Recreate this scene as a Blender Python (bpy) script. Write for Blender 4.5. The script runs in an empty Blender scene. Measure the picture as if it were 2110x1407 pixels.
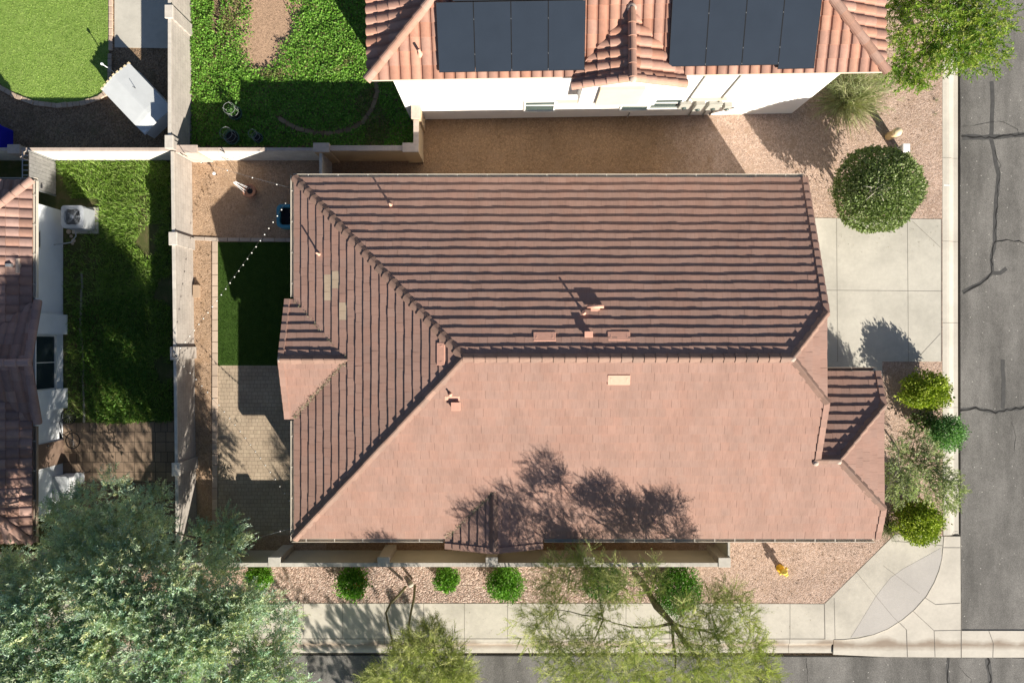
import bpy, math, random
import numpy as np
from mathutils import Vector, Matrix

random.seed(7)
rng = np.random.default_rng(11)
SC = bpy.context.scene
COL = SC.collection

# ------------------------------------------------------------------ camera, sky, sun, exposure
H = 28.6                      # camera height above the yard, metres
FPX = 1373.0                  # focal length in photograph pixels (2110 wide)
cam_d = bpy.data.cameras.new("camera")
cam_d.sensor_width = 36.0
cam_d.lens = 36.0 * FPX / 2110.0
cam_d.clip_end = 1000.0
cam = bpy.data.objects.new("camera", cam_d)
cam.location = (0, 0, H)
COL.objects.link(cam)
SC.camera = cam

SUN = Vector((1.17, -1.80, 1.0)).normalized()
SUN_EL = math.asin(SUN.z)
SUN_AZ = math.atan2(SUN.x, SUN.y)
world = bpy.data.worlds.new("World")
SC.world = world
world.use_nodes = True
wn = world.node_tree
bg = wn.nodes["Background"]
sky = wn.nodes.new("ShaderNodeTexSky")
sky.sky_type = 'NISHITA'
sky.sun_disc = False
sky.air_density = 0.75
sky.dust_density = 0.4
sky.sun_elevation = SUN_EL
sky.sun_rotation = SUN_AZ
wn.links.new(sky.outputs[0], bg.inputs[0])
bg.inputs[1].default_value = 0.05
sun_d = bpy.data.lights.new("sun", 'SUN')
sun_d.energy = 5.0
sun_d.angle = math.radians(0.5)
sun_d.color = (1.0, 0.93, 0.82)
sun_o = bpy.data.objects.new("sun", sun_d)
sun_o.rotation_euler = SUN.to_track_quat('Z', 'Y').to_euler()
sun_o.location = (20, -30, 30)
COL.objects.link(sun_o)
SC.view_settings.view_transform = 'Standard'
SC.view_settings.look = 'None'
SC.view_settings.exposure = 1.1
SC.view_settings.gamma = 1.0

# ------------------------------------------------------------------ helpers
def at(px, py, z=0.0):
    """photo position -> the place it shows at height z"""
    k = (H - z) / FPX
    return Vector(((px - 1055.0) * k, -(py - 703.5) * k, z))

def on(px, py, p0, n):
    """photo position -> the place it shows on a sloping plane"""
    d = Vector(((px - 1055.0) / FPX, -(py - 703.5) / FPX, -1.0))
    o = Vector((0, 0, H))
    t = (p0 - o).dot(n) / d.dot(n)
    return o + d * t

ORIGIN = {}

def tag(o, label=None, cat=None, group=None, kind=None):
    if label: o["label"] = label
    if cat: o["category"] = cat
    if group: o["group"] = group
    if kind: o["kind"] = kind
    return o

def thing(name, loc, label, cat, group=None):
    o = bpy.data.objects.new(name, None)
    o.empty_display_size = 0.2
    o.location = loc
    COL.objects.link(o)
    ORIGIN[o] = Vector(loc)
    return tag(o, label, cat, group)

def copy_thing(o, loc, label=None, rz=0.0):
    c = o.copy(); COL.objects.link(c); c.location = loc; c.rotation_euler = (0, 0, rz)
    if label: c["label"] = label
    for ch in o.children:
        d = ch.copy(); COL.objects.link(d); d.parent = c
        for g in ch.children:
            e = g.copy(); COL.objects.link(e); e.parent = d
    return c

def link_mesh(me, name, m, parent):
    o = bpy.data.objects.new(name, me)
    COL.objects.link(o)
    if m is not None: me.materials.append(m)
    if parent is not None:
        o.parent = parent
        ORIGIN[o] = ORIGIN.get(parent, Vector((0, 0, 0)))
    else:
        ORIGIN[o] = Vector((0, 0, 0))
    return o

class MB:
    def __init__(s):
        s.v = []; s.f = []; s.c = []; s.uv = []; s.sm = []
    def poly(s, pts, col=(1, 1, 1), uvs=None, smooth=False):
        i = len(s.v)
        for k, p in enumerate(pts):
            s.v.append(tuple(p)); s.c.append((col[0], col[1], col[2], 1.0))
            s.uv.append(uvs[k] if uvs else (p[0], p[1]))
        s.f.append(tuple(range(i, i + len(pts)))); s.sm.append(smooth)
    def mesh(s, V, F, col=(1, 1, 1), smooth=False):
        i = len(s.v)
        for p in V:
            s.v.append(tuple(p)); s.c.append((col[0], col[1], col[2], 1.0)); s.uv.append((p[0], p[1]))
        for f in F:
            s.f.append(tuple(a + i for a in f)); s.sm.append(smooth)
    def box(s, lo, hi, col=(1, 1, 1), M=None):
        x0, y0, z0 = lo; x1, y1, z1 = hi
        V = [Vector(p) for p in ((x0,y0,z0),(x1,y0,z0),(x1,y1,z0),(x0,y1,z0),(x0,y0,z1),(x1,y0,z1),(x1,y1,z1),(x0,y1,z1))]
        if M is not None: V = [M @ p for p in V]
        s.mesh(V, [(3,2,1,0),(4,5,6,7),(0,1,5,4),(1,2,6,5),(2,3,7,6),(3,0,4,7)], col)
    def prism(s, pts, z0, z1, col=(1, 1, 1)):
        """plan polygon (counter-clockwise) raised from z0 to z1"""
        pts = [(p[0], p[1]) for p in pts]
        a = sum(pts[i][0]*pts[(i+1) % len(pts)][1] - pts[(i+1) % len(pts)][0]*pts[i][1] for i in range(len(pts)))
        if a < 0: pts = pts[::-1]
        n = len(pts)
        V = [(x, y, z0) for x, y in pts] + [(x, y, z1) for x, y in pts]
        F = [tuple(range(n - 1, -1, -1)), tuple(range(n, 2*n))]
        F += [(i, (i+1) % n, n + (i+1) % n, n + i) for i in range(n)]
        s.mesh(V, F, col)
    def slab(s, p0, p1, w, z0, z1, col=(1, 1, 1)):
        """upright wall of thickness w from p0 to p1 in plan (w to the left of the run)"""
        a = Vector((p0[0], p0[1])); b = Vector((p1[0], p1[1])); d = (b - a).normalized(); n = Vector((-d.y, d.x)) * w
        s.prism([a, b, b + n, a + n], z0, z1, col)
    def tube(s, path, radii, n=8, col=(1, 1, 1), caps=True, smooth=True):
        path = [Vector(p) for p in path]
        if not hasattr(radii, '__len__'): radii = [radii] * len(path)
        V = []; F = []
        up = Vector((0.3, 0.2, 1)).normalized()
        for i, p in enumerate(path):
            t = (path[min(i+1, len(path)-1)] - path[max(i-1, 0)]).normalized()
            a = t.cross(up)
            if a.length < 0.05: a = t.cross(Vector((1, 0, 0)))
            a.normalize(); b = t.cross(a)
            for k in range(n):
                g = 2*math.pi*k/n
                V.append(p + (a*math.cos(g) + b*math.sin(g)) * radii[i])
        for i in range(len(path)-1):
            for k in range(n):
                F.append((i*n+k, i*n+(k+1) % n, (i+1)*n+(k+1) % n, (i+1)*n+k))
        if caps:
            F.append(tuple(range(n-1, -1, -1))); F.append(tuple(range((len(path)-1)*n, len(path)*n)))
        s.mesh(V, F, col, smooth)
    def lathe(s, c, prof, n=24, col=(1, 1, 1), M=None, smooth=True):
        """profile of (radius, height) turned about the vertical through c"""
        V = []; F = []
        for r, z in prof:
            for k in range(n):
                g = 2*math.pi*k/n
                p = Vector((r*math.cos(g), r*math.sin(g), z))
                if M is not None: p = M @ p
                V.append(p + Vector(c))
        for i in range(len(prof)-1):
            for k in range(n):
                F.append((i*n+k, i*n+(k+1) % n, (i+1)*n+(k+1) % n, (i+1)*n+k))
        if prof[-1][0] > 1e-4: F.append(tuple(range((len(prof)-1)*n, len(prof)*n)))
        s.mesh(V, F, col, smooth)
    def build(s, name, m, parent=None, bevel=0.0):
        o0 = ORIGIN.get(parent, Vector((0, 0, 0))) if parent is not None else Vector((0, 0, 0))
        me = bpy.data.meshes.new(name)
        me.from_pydata([(x-o0.x, y-o0.y, z-o0.z) for x, y, z in s.v], [], s.f)
        a = me.color_attributes.new("Col", 'FLOAT_COLOR', 'POINT')
        a.data.foreach_set("color", np.array(s.c, dtype=np.float32).ravel())
        ul = me.uv_layers.new(name="UVMap")
        li = np.empty(len(me.loops), dtype=np.int32); me.loops.foreach_get("vertex_index", li)
        ul.data.foreach_set("uv", np.array(s.uv, dtype=np.float32)[li].ravel())
        me.polygons.foreach_set("use_smooth", s.sm)
        me.update()
        o = link_mesh(me, name, m, parent)
        if bevel:
            b = o.modifiers.new("bevel", 'BEVEL'); b.width = bevel; b.segments = 2; b.limit_method = 'ANGLE'
        return o

def cloud(name, m, parent, pos, dirs, size, cols, T, upbias=0.6, Q=None, kind=None):
    """many copies of a leaf or sprig template T (n quads of 4 verts) as ONE mesh"""
    pos = np.asarray(pos, dtype=np.float64); N = len(pos)
    d = np.asarray(dirs, dtype=np.float64); d /= (np.linalg.norm(d, axis=1, keepdims=True) + 1e-9)
    z = rng.normal(size=(N, 3)); z[:, 2] += upbias * 2.0
    z -= (z*d).sum(1, keepdims=True)*d; z /= (np.linalg.norm(z, axis=1, keepdims=True) + 1e-9)
    x = np.cross(d, z)
    T = np.asarray(T, dtype=np.float64); nv = len(T)
    s = np.broadcast_to(np.asarray(size, dtype=np.float64), (N,))[:, None, None]
    V = pos[:, None, :] + s*(T[None, :, 0:1]*x[:, None, :] + T[None, :, 1:2]*d[:, None, :] + T[None, :, 2:3]*z[:, None, :])
    o0 = ORIGIN.get(parent, Vector((0, 0, 0))) if parent is not None else Vector((0, 0, 0))
    V = (V - np.array(o0)).reshape(-1, 3)
    C = np.repeat(np.c_[np.asarray(cols), np.ones(N)], nv, axis=0)
    me = bpy.data.meshes.new(name)
    me.vertices.add(len(V)); me.vertices.foreach_set("co", V.astype(np.float32).ravel())
    nf = len(V)//4
    me.loops.add(nf*4); me.loops.foreach_set("vertex_index", np.arange(nf*4, dtype=np.int32))
    me.polygons.add(nf); me.polygons.foreach_set("loop_start", np.arange(0, nf*4, 4, dtype=np.int32))
    me.polygons.foreach_set("loop_total", np.full(nf, 4, dtype=np.int32))
    me.update(calc_edges=True)
    a = me.color_attributes.new("Col", 'FLOAT_COLOR', 'POINT')
    a.data.foreach_set("color", C.astype(np.float32).ravel())
    o = link_mesh(me, name, m, parent)
    if kind: o["kind"] = kind
    return o

LEAF = [(0, 0, 0), (.30, .45, .07), (0, 1, 0), (-.30, .45, .07)]
NARROW = [(0, 0, 0), (.12, .45, .05), (0, 1, -.08), (-.12, .45, .05)]
BLADE = [(-.05, 0, 0), (.05, 0, 0), (.015, 1, .22), (-.015, 1, .22)]
def pinnate(n=8, ll=.30, w=.055, ang=55):
    T = [(-.012, 0, 0), (.012, 0, 0), (.008, 1, -.12), (-.008, 1, -.12)]
    a = math.radians(ang)
    for i in range(n):
        y = .12 + .86*i/n; zz = -.12*y*y
        L = ll*(1 - .5*abs(i/n - .35))
        for sgn in (-1, 1):
            dx, dy = sgn*math.sin(a)*L, math.cos(a)*L
            nx, ny = -dy/L*w, dx/L*w
            T += [(0, y, zz), (dx*.5+nx, y+dy*.5+ny, zz+.03), (dx, y+dy, zz-.02), (dx*.5-nx, y+dy*.5-ny, zz+.03)]
    return T
def sprig(n=16, seed=1, ll=.30, w=.035):
    """shoot with narrow leaves set all round it"""
    r = random.Random(seed); T = [(-.010, 0, 0), (.010, 0, 0), (.006, 1, -.10), (-.006, 1, -.10)]
    for i in range(n):
        y = .10 + .90*i/n; az = r.uniform(0, 6.28); a = r.uniform(.5, 1.1); L = ll*r.uniform(.7, 1.15)
        d = Vector((math.sin(a)*math.cos(az), math.cos(a), math.sin(a)*math.sin(az)*.8)); p = Vector((0, y, -.1*y*y)); q = p + d*L
        g = d.cross(Vector((r.uniform(-1, 1), r.uniform(-1, 1), r.uniform(-1, 1)))).normalized()*w; m = p.lerp(q, .45)
        T += [tuple(p), tuple(m+g), tuple(q), tuple(m-g)]
    return T
def twigs(n=7, seed=1, w=.012, leaf=.05):
    r = random.Random(seed); T = []
    for i in range(n):
        a = r.uniform(-.75, .75); b = r.uniform(-.35, .35); L = r.uniform(.6, 1.0); y0 = r.uniform(0, .25)
        d = Vector((math.sin(a), math.cos(a), b))
        p = Vector((0, y0, 0)); q = p + d*L
        sx = Vector((math.cos(a), -math.sin(a), 0))*w
        T += [tuple(p-sx), tuple(p+sx), tuple(q+sx*.5), tuple(q-sx*.5)]
        for k in range(4):
            c = p + d*L*(.3 + .7*k/3); e = Vector((r.uniform(-1, 1), r.uniform(-.2, 1), r.uniform(-.6, .6))).normalized()*leaf*2.2
            g = e.cross(Vector((0, 0, 1))).normalized()*leaf*.5 if abs(e.z) < .95*e.length else Vector((leaf*.5, 0, 0))
            T += [tuple(c), tuple(c+e*.5+g), tuple(c+e), tuple(c+e*.5-g)]
    return T

# ------------------------------------------------------------------ materials
class NT:
    def __init__(s, name, rough=0.8, spec=0.3):
        s.m = bpy.data.materials.new(name); s.m.use_nodes = True
        s.t = s.m.node_tree; s.b = s.t.nodes["Principled BSDF"]
        s.b.inputs["Roughness"].default_value = rough
        s.b.inputs["Specular IOR Level"].default_value = spec
        s.tc = s.t.nodes.new("ShaderNodeTexCoord")
    def n(s, kind, **kw):
        nd = s.t.nodes.new(kind)
        for k, v in kw.items():
            if k in nd.inputs: nd.inputs[k].default_value = v
            else: setattr(nd, k, v)
        return nd
    def l(s, a, b): s.t.links.new(a, b)
    def vec(s, which="Object", scale=None, rot=None):
        if scale is None and rot is None: return s.tc.outputs[which]
        mp = s.n("ShaderNodeMapping")
        if scale: mp.inputs["Scale"].default_value = scale
        if rot: mp.inputs["Rotation"].default_value = rot
        s.l(s.tc.outputs[which], mp.inputs["Vector"]); return mp.outputs["Vector"]
    def noise(s, scale, detail=4, rough=.6, v=None, which="Object"):
        nd = s.n("ShaderNodeTexNoise", Scale=scale, Detail=detail, Roughness=rough)
        s.l(v if v is not None else s.vec(which), nd.inputs["Vector"]); return nd.outputs["Fac"]
    def ramp(s, fac, stops):
        r = s.n("ShaderNodeValToRGB"); e = r.color_ramp.elements
        while len(e) < len(stops): e.new(0.5)
        for i, (p, c) in enumerate(stops):
            e[i].position = p; e[i].color = (c[0], c[1], c[2], 1) if hasattr(c, '__len__') else (c, c, c, 1)
        s.l(fac, r.inputs["Fac"]); return r.outputs["Color"]
    def mix(s, fac, a, b, mode='MIX'):
        mx = s.n("ShaderNodeMix", data_type='RGBA', blend_type=mode)
        for sock, val in ((mx.inputs[0], fac), (mx.inputs[6], a), (mx.inputs[7], b)):
            if hasattr(val, 'is_output'): s.l(val, sock)
            elif hasattr(val, '__len__'): sock.default_value = (val[0], val[1], val[2], 1)
            else: sock.default_value = val
        return mx.outputs[2]
    def bump(s, h, strength=.5, dist=.01):
        b = s.n("ShaderNodeBump", Strength=strength, Distance=dist)
        s.l(h, b.inputs["Height"]); s.l(b.outputs["Normal"], s.b.inputs["Normal"])
    def done(s, col):
        if hasattr(col, 'is_output'): s.l(col, s.b.inputs["Base Color"])
        else: s.b.inputs["Base Color"].default_value = (col[0], col[1], col[2], 1)
        return s.m
    def attr(s):
        a = s.n("ShaderNodeAttribute", attribute_name="Col"); return a.outputs["Color"]

def m_plain(name, col, rough=.6, var=.12, scale=3.0, metal=0.0, bump=0.0):
    t = NT(name, rough)
    f = t.noise(scale, 5)
    c = t.mix(1.0, col, t.ramp(f, [(.3, 1-var), (.7, 1+var*.4)]), 'MULTIPLY')
    t.b.inputs["Metallic"].default_value = metal
    if bump: t.bump(t.noise(60, 3), bump, .004)
    return t.done(c)

def m_gravel(name, stones, scale=28, big=(.86, 1.06), bump=.9, dark=None, other=None, lumr=(.62, 1.28)):
    t = NT(name, .95, .1)
    v = t.n("ShaderNodeTexVoronoi", Scale=scale, Randomness=1.0); t.l(t.vec(), v.inputs["Vector"])
    sep = t.n("ShaderNodeSeparateColor"); t.l(v.outputs["Color"], sep.inputs[0])
    n = len(stones)
    c = t.ramp(sep.outputs[0], [(i/(n-1), s) for i, s in enumerate(stones)])
    if other:
        # stone colours fade along x from painted-in shade to the unshaded gravel
        st2, xa, xb = other
        c2 = t.ramp(sep.outputs[0], [(i/(len(st2)-1), q) for i, q in enumerate(st2)])
        xyz = t.n("ShaderNodeSeparateXYZ"); t.l(t.vec(), xyz.inputs[0])
        mr = t.n("ShaderNodeMapRange"); mr.inputs["From Min"].default_value = xa; mr.inputs["From Max"].default_value = xb
        ad = t.n("ShaderNodeMath", operation='MULTIPLY_ADD'); t.l(t.noise(1.3, 6, .7), ad.inputs[0]); ad.inputs[1].default_value = 3.0; t.l(xyz.outputs[0], ad.inputs[2])
        t.l(ad.outputs[0], mr.inputs["Value"])
        c = t.mix(mr.outputs[0], c, c2)
    lum = t.ramp(sep.outputs[1], [(0, lumr[0]), (.5, 1.0), (1, lumr[1])])
    c = t.mix(1.0, c, lum, 'MULTIPLY')
    c = t.mix(1.0, c, t.ramp(t.noise(.9, 6, .65), [(.3, big[0]), (.7, big[1])]), 'MULTIPLY')
    c = t.mix(1.0, c, t.ramp(t.noise(7, 5, .75), [(.32, .72), (.55, 1.0), (.8, 1.08)]), 'MULTIPLY')
    if dark:
        c = t.mix(t.ramp(t.noise(1.7, 6, .7), [(.52, 0), (.66, .75)]), c, dark)
    edge = t.ramp(v.outputs["Distance"], [(0, 1), (.55, .6), (.9, .0)])
    t.bump(edge, bump, .6/scale)
    return t.done(c)

def m_concrete(name, col, stain=.16, speck=.05):
    t = NT(name, .85, .2)
    a = t.ramp(t.noise(.55, 6, .62), [(.32, 1-stain), (.6, 1.02)])
    b = t.ramp(t.noise(5, 6, .7), [(.3, 1-stain*.45), (.7, 1.02)])
    d = t.ramp(t.noise(90, 2, .5), [(.3, 1-speck), (.7, 1+speck)])
    c = t.mix(1.0, t.mix(1.0, t.mix(1.0, col, a, 'MULTIPLY'), b, 'MULTIPLY'), d, 'MULTIPLY')
    t.bump(t.noise(70, 4), .15, .004)
    return t.done(c)

def m_asphalt(name):
    t = NT(name, .92, .15)
    sp = t.ramp(t.noise(42, 3, .7), [(.28, (.095, .09, .083)), (.52, (.185, .176, .162)), (.72, (.29, .274, .252))])
    a = t.ramp(t.noise(.5, 6, .6, t.vec(scale=(1.6, .35, 1))), [(.34, .62), (.62, 1.14)])
    b = t.ramp(t.noise(2.2, 6, .7), [(.3, .85), (.7, 1.08)])
    c = t.mix(1.0, t.mix(1.0, sp, a, 'MULTIPLY'), b, 'MULTIPLY')
    v = t.n("ShaderNodeTexVoronoi", Scale=3.2); t.l(t.vec(), v.inputs["Vector"])
    c = t.mix(t.ramp(v.outputs["Distance"], [(.05, 1), (.09, 0)]), c, (.42, .4, .36))
    t.bump(t.noise(55, 3, .7), .5, .008)
    return t.done(c)

def m_vcol(name, rough=.8, var=.1, scale=9, bump=.2, spec=.25):
    t = NT(name, rough, spec)
    f = t.noise(scale, 6, .7)
    c = t.mix(1.0, t.attr(), t.ramp(f, [(.3, 1-var), (.7, 1+var*.5)]), 'MULTIPLY')
    t.bump(t.noise(45, 4), bump, .004)
    return t.done(c)

def m_shake(name):
    """flat concrete roof tile with brushed grain running up the slope"""
    t = NT(name, .82, .25)
    uv = t.vec("UV", scale=(95, 2.2, 1))
    g = t.noise(1.0, 3, .6, uv)
    c = t.mix(1.0, t.attr(), t.ramp(g, [(.3, .82), (.62, 1.06)]), 'MULTIPLY')
    c = t.mix(t.ramp(t.noise(.8, 3, .5, t.vec('UV')), [(.45, 0), (.62, .35)]), c, t.mix(1.0, c, (1.06, .97, .93), 'MULTIPLY'))
    st = t.ramp(t.noise(1.1, 6, .68, t.vec("UV", scale=(1, .55, 1))), [(.34, .88), (.6, 1.03)])
    c = t.mix(1.0, c, st, 'MULTIPLY')
    dirt = t.ramp(t.noise(3.4, 7, .75, t.vec("UV", scale=(1, .5, 1))), [(.62, 0), (.75, .35)])
    c = t.mix(dirt, c, (.17, .11, .08))
    t.bump(g, .35, .006)
    return t.done(c)

def m_leaf(name, transl=.25, rough=.55):
    t = NT(name, rough, .25)
    a = t.attr()
    t.l(a, t.b.inputs["Base Color"])
    tr = t.n("ShaderNodeBsdfTranslucent"); t.l(t.mix(1.0, a, (1.0, 1.15, .6), 'MULTIPLY'), tr.inputs["Color"])
    mx = t.n("ShaderNodeMixShader", Fac=transl)
    t.l(t.b.outputs[0], mx.inputs[1]); t.l(tr.outputs[0], mx.inputs[2])
    t.l(mx.outputs[0], t.t.nodes["Material Output"].inputs[0])
    return t.m

def m_pavers(name, stops, bw=.24, bh=.165, mortar=.012, off=.5):
    t = NT(name, .9, .2)
    b = t.n("ShaderNodeTexBrick", Scale=1.0)
    b.inputs["Color1"].default_value = (*stops[0], 1); b.inputs["Color2"].default_value = (*stops[1], 1)
    b.inputs["Mortar"].default_value = (*stops[2], 1)
    b.inputs["Mortar Size"].default_value = mortar; b.inputs["Brick Width"].default_value = bw; b.inputs["Row Height"].default_value = bh
    b.inputs["Mortar Smooth"].default_value = .3
    b.offset = off; b.squash = .62; b.squash_frequency = 3
    t.l(t.vec(), b.inputs["Vector"])
    c = t.mix(1.0, b.outputs["Color"], t.ramp(t.noise(1.1, 6, .65), [(.3, .78), (.7, 1.1)]), 'MULTIPLY')
    c = t.mix(1.0, c, t.ramp(t.noise(14, 5, .7), [(.3, .85), (.7, 1.05)]), 'MULTIPLY')
    inv = t.n("ShaderNodeMath", operation='SUBTRACT'); inv.inputs[0].default_value = 1.0; t.l(b.outputs["Fac"], inv.inputs[1])
    t.bump(inv.outputs[0], .6, .008)
    return t.done(c)

def m_block(name, col, run='x', course=.2, length=.4, contrast=.8):
    """concrete block wall; courses run along the wall"""
    t = NT(name, .9, .15)
    xyz = t.n("ShaderNodeSeparateXYZ"); t.l(t.vec(), xyz.inputs[0])
    cmb = t.n("ShaderNodeCombineXYZ")
    t.l(xyz.outputs[0 if run == 'x' else 1], cmb.inputs[0]); t.l(xyz.outputs[2], cmb.inputs[1])
    b = t.n("ShaderNodeTexBrick", Scale=1.0)
    b.inputs["Color1"].default_value = (1, 1, 1, 1); b.inputs["Color2"].default_value = (.92, .92, .92, 1)
    b.inputs["Mortar"].default_value = (contrast, contrast, contrast, 1)
    b.inputs["Mortar Size"].default_value = .012; b.inputs["Brick Width"].default_value = length; b.inputs["Row Height"].default_value = course
    t.l(cmb.outputs[0], b.inputs["Vector"])
    c = t.mix(1.0, col, b.outputs["Color"], 'MULTIPLY')
    c = t.mix(1.0, c, t.ramp(t.noise(1.3, 6, .65), [(.3, .8), (.65, 1.05)]), 'MULTIPLY')
    c = t.mix(1.0, c, t.ramp(t.noise(18, 5, .7), [(.3, .88), (.7, 1.04)]), 'MULTIPLY')
    t.bump(t.noise(40, 4), .3, .006)
    return t.done(c)

def m_turf(name, a, b, c3, scale=2.5):
    t = NT(name, .9, .1)
    c = t.ramp(t.noise(scale, 7, .7), [(.3, a), (.5, b), (.72, c3)])
    c = t.mix(1.0, c, t.ramp(t.noise(60, 3, .7), [(.25, .6), (.75, 1.25)]), 'MULTIPLY')
    t.bump(t.noise(80, 3), .8, .01)
    return t.done(c)

def m_glass(name, col=(.02, .03, .035)):
    t = NT(name, .08, .6)
    return t.done(t.mix(t.noise(2, 3), col, tuple(x*1.6 for x in col)))

M = {}
M['base'] = m_gravel("desert soil", [(.34, .25, .18), (.42, .31, .23), (.38, .28, .2)], 14)
M['grav_front'] = m_gravel("pink crushed gravel", [(.40, .27, .20), (.50, .36, .28), (.58, .44, .36), (.44, .31, .24)], 29, (.82, 1.08), .7, (.36, .25, .18), None, (.70, 1.2))
M['grav_back'] = m_gravel("tan crushed gravel", [(.37, .245, .155), (.43, .295, .195), (.48, .34, .235), (.39, .265, .17)], 32, (.80, 1.06), .65, (.31, .20, .12), None, (.76, 1.18))
M['grav_shade'] = m_gravel("shade darkened gravel", [(.275, .17, .095), (.325, .205, .12), (.365, .24, .145), (.29, .18, .105)], 29, (.82, 1.07), .75, (.29, .19, .12), ([(.40, .27, .20), (.50, .36, .28), (.58, .44, .36), (.44, .31, .24)], 7.5, 10.5), (.78, 1.16))  # same gravel as the front, with the side yard's shade put into its colour
M['pebble'] = m_gravel("pink river pebbles", [(.26, .17, .13), (.45, .32, .26), (.56, .44, .37), (.37, .25, .2), (.50, .37, .29)], 19, (.88, 1.06), .9)
M['soil'] = m_gravel("dark garden soil", [(.22, .145, .09), (.28, .19, .12), (.33, .235, .16)], 22, (.7, 1.1), .7, (.15, .12, .065))
M['bare'] = m_gravel("bare earth", [(.40, .265, .175), (.44, .295, .20), (.42, .28, .185)], 40, (.9, 1.06), .3)
M['conc'] = m_concrete("driveway concrete", (.53, .50, .43), .2, .08)
M['conc_walk'] = m_concrete("sidewalk concrete", (.54, .50, .425), .24, .09)
M['conc_kerb'] = m_concrete("kerb concrete", (.57, .525, .45), .16, .07)
def m_gutter(name, col):
    """concrete with a line of washed-in silt along the flow line of the south gutter"""
    t = NT(name, .88, .2)
    a = t.ramp(t.noise(.55, 6, .62), [(.32, .86), (.6, 1.02)]); b = t.ramp(t.noise(6, 6, .7), [(.3, .92), (.7, 1.03)])
    c = t.mix(1.0, t.mix(1.0, col, a, 'MULTIPLY'), b, 'MULTIPLY')
    xyz = t.n("ShaderNodeSeparateXYZ"); t.l(t.vec(), xyz.inputs[0])
    def mth(op, p, q=None):
        nd = t.n("ShaderNodeMath", operation=op)
        for i, v in enumerate((p, q)):
            if v is None: continue
            if hasattr(v, 'is_output'): t.l(v, nd.inputs[i])
            else: nd.inputs[i].default_value = v
        return nd.outputs[0]
    w1 = t.noise(.7, 3, .5, t.vec(scale=(1, .3, 1))); w2 = t.noise(5, 5, .7, t.vec(scale=(.6, 2.5, 1)))
    dy = mth('ABSOLUTE', mth('SUBTRACT', mth('ADD', xyz.outputs[1], 13.04), mth('MULTIPLY', mth('SUBTRACT', w1, .5), .35)))
    k = mth('SUBTRACT', mth('ADD', mth('MULTIPLY', w1, .42), mth('MULTIPLY', w2, .22)), dy)
    f = t.ramp(k, [(.06, 0), (.30, .85)])
    c = t.mix(f, c, (.25, .19, .14))
    t.bump(t.noise(70, 4), .15, .004)
    return t.done(c)
M['conc_gut'] = m_gutter("silt stained gutter concrete", (.57, .525, .45))
M['conc_ramp'] = m_concrete("grey ramp concrete", (.45, .42, .385), .08, .12)
M['joint'] = m_plain("concrete joint", (.16, .145, .125), .95, .2)
M['asphalt'] = m_asphalt("sun bleached asphalt")
M['seal'] = m_plain("crack sealant", (.075, .073, .07), .8, .25, 6)
M['crack'] = m_plain("open crack", (.022, .021, .02), 1.0, .2)
M['shake'] = m_shake("flat concrete roof tile")
M['barrel'] = m_vcol("clay barrel tile", .8, .14, 6, .25)
M['capt'] = m_vcol("concrete ridge tile", .85, .14, 7, .3)
M['mortar'] = m_plain("ridge mortar", (.50, .40, .33), .9, .25, 12, 0, .5)
M['stucco'] = m_plain("white stucco", (.80, .78, .74), .92, .05, 1.2, 0, .25)
M['stucco_w'] = m_plain("pale stucco", (.74, .765, .79), .92, .08, 1.2, 0, .25)
M['stucco_t'] = m_plain("tan stucco", (.50, .37, .235), .92, .10, 1.1, 0, .3)
M['stucco_b'] = m_plain("beige stucco", (.55, .47, .37), .92, .08, 1.1, 0, .3)
M['block_x'] = m_block("grey block wall", (.56, .52, .475), 'x')
M['block_y'] = m_block("weathered block wall", (.45, .405, .36), 'y')
M['block_n'] = m_block("painted block wall", (.66, .625, .57), 'x', contrast=.93)
M['cap_pink'] = m_plain("wall cap block", (.55, .44, .37), .9, .16, 4, 0, .3)
M['cap_pale'] = m_plain("pale wall cap", (.62, .575, .51), .9, .16, 4, 0, .3)
M['wall_s'] = m_plain("olive tan stucco", (.47, .415, .30), .92, .10, 1.0, 0, .3)
M['pillar'] = m_plain("tan pillar stucco", (.52, .45, .345), .92, .10, 1.4, 0, .3)
M['white_metal'] = m_plain("white painted metal", (.75, .72, .66), .45, .06)
M['gutter'] = m_plain("cream gutter metal", (.60, .545, .46), .5, .1)
M['gutter_d'] = m_plain("brown gutter metal", (.30, .23, .18), .5, .1)
M['fascia'] = m_plain("brown fascia board", (.22, .15, .11), .8, .1)
M['pinkmetal'] = m_plain("salmon vent paint", (.67, .365, .265), .7, .10, 8)
M['flash'] = m_plain("roof flashing", (.34, .25, .21), .7, .15, 8)
M['panel'] = m_plain("black solar glass", (.026, .035, .05), .35, .08, 1.2)
M['panel_f'] = m_plain("black panel frame", (.022, .024, .028), .5, .1)
M['clamp'] = m_plain("bare aluminium", (.45, .46, .47), .4, .1, 3, .6)
M['glass'] = m_glass("window glass")
M['glass_g'] = m_glass("grey window glass", (.05, .07, .065))
M['vinyl'] = m_plain("white vinyl frame", (.72, .71, .67), .5, .05)
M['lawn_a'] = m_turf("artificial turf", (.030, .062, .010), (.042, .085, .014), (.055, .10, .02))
M['lawn_b'] = m_turf("yellow green lawn", (.16, .26, .05), (.21, .32, .07), (.27, .37, .10))
M['lawn_w'] = m_turf("patchy lawn soil", (.06, .075, .025), (.09, .10, .035), (.16, .12, .07))
M['pavers'] = m_pavers("tan concrete pavers", [(.47, .375, .27), (.41, .32, .23), (.22, .175, .13)], mortar=.008)
M['slabs'] = m_pavers("brown patio slabs", [(.30, .215, .15), (.235, .17, .12), (.10, .078, .058)], .45, .43, .014, 0.0)
M['edging'] = m_pavers("edging blocks", [(.50, .385, .295), (.45, .34, .26), (.2, .15, .12)], 3.0, .50, .012, 0.0)
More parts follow.
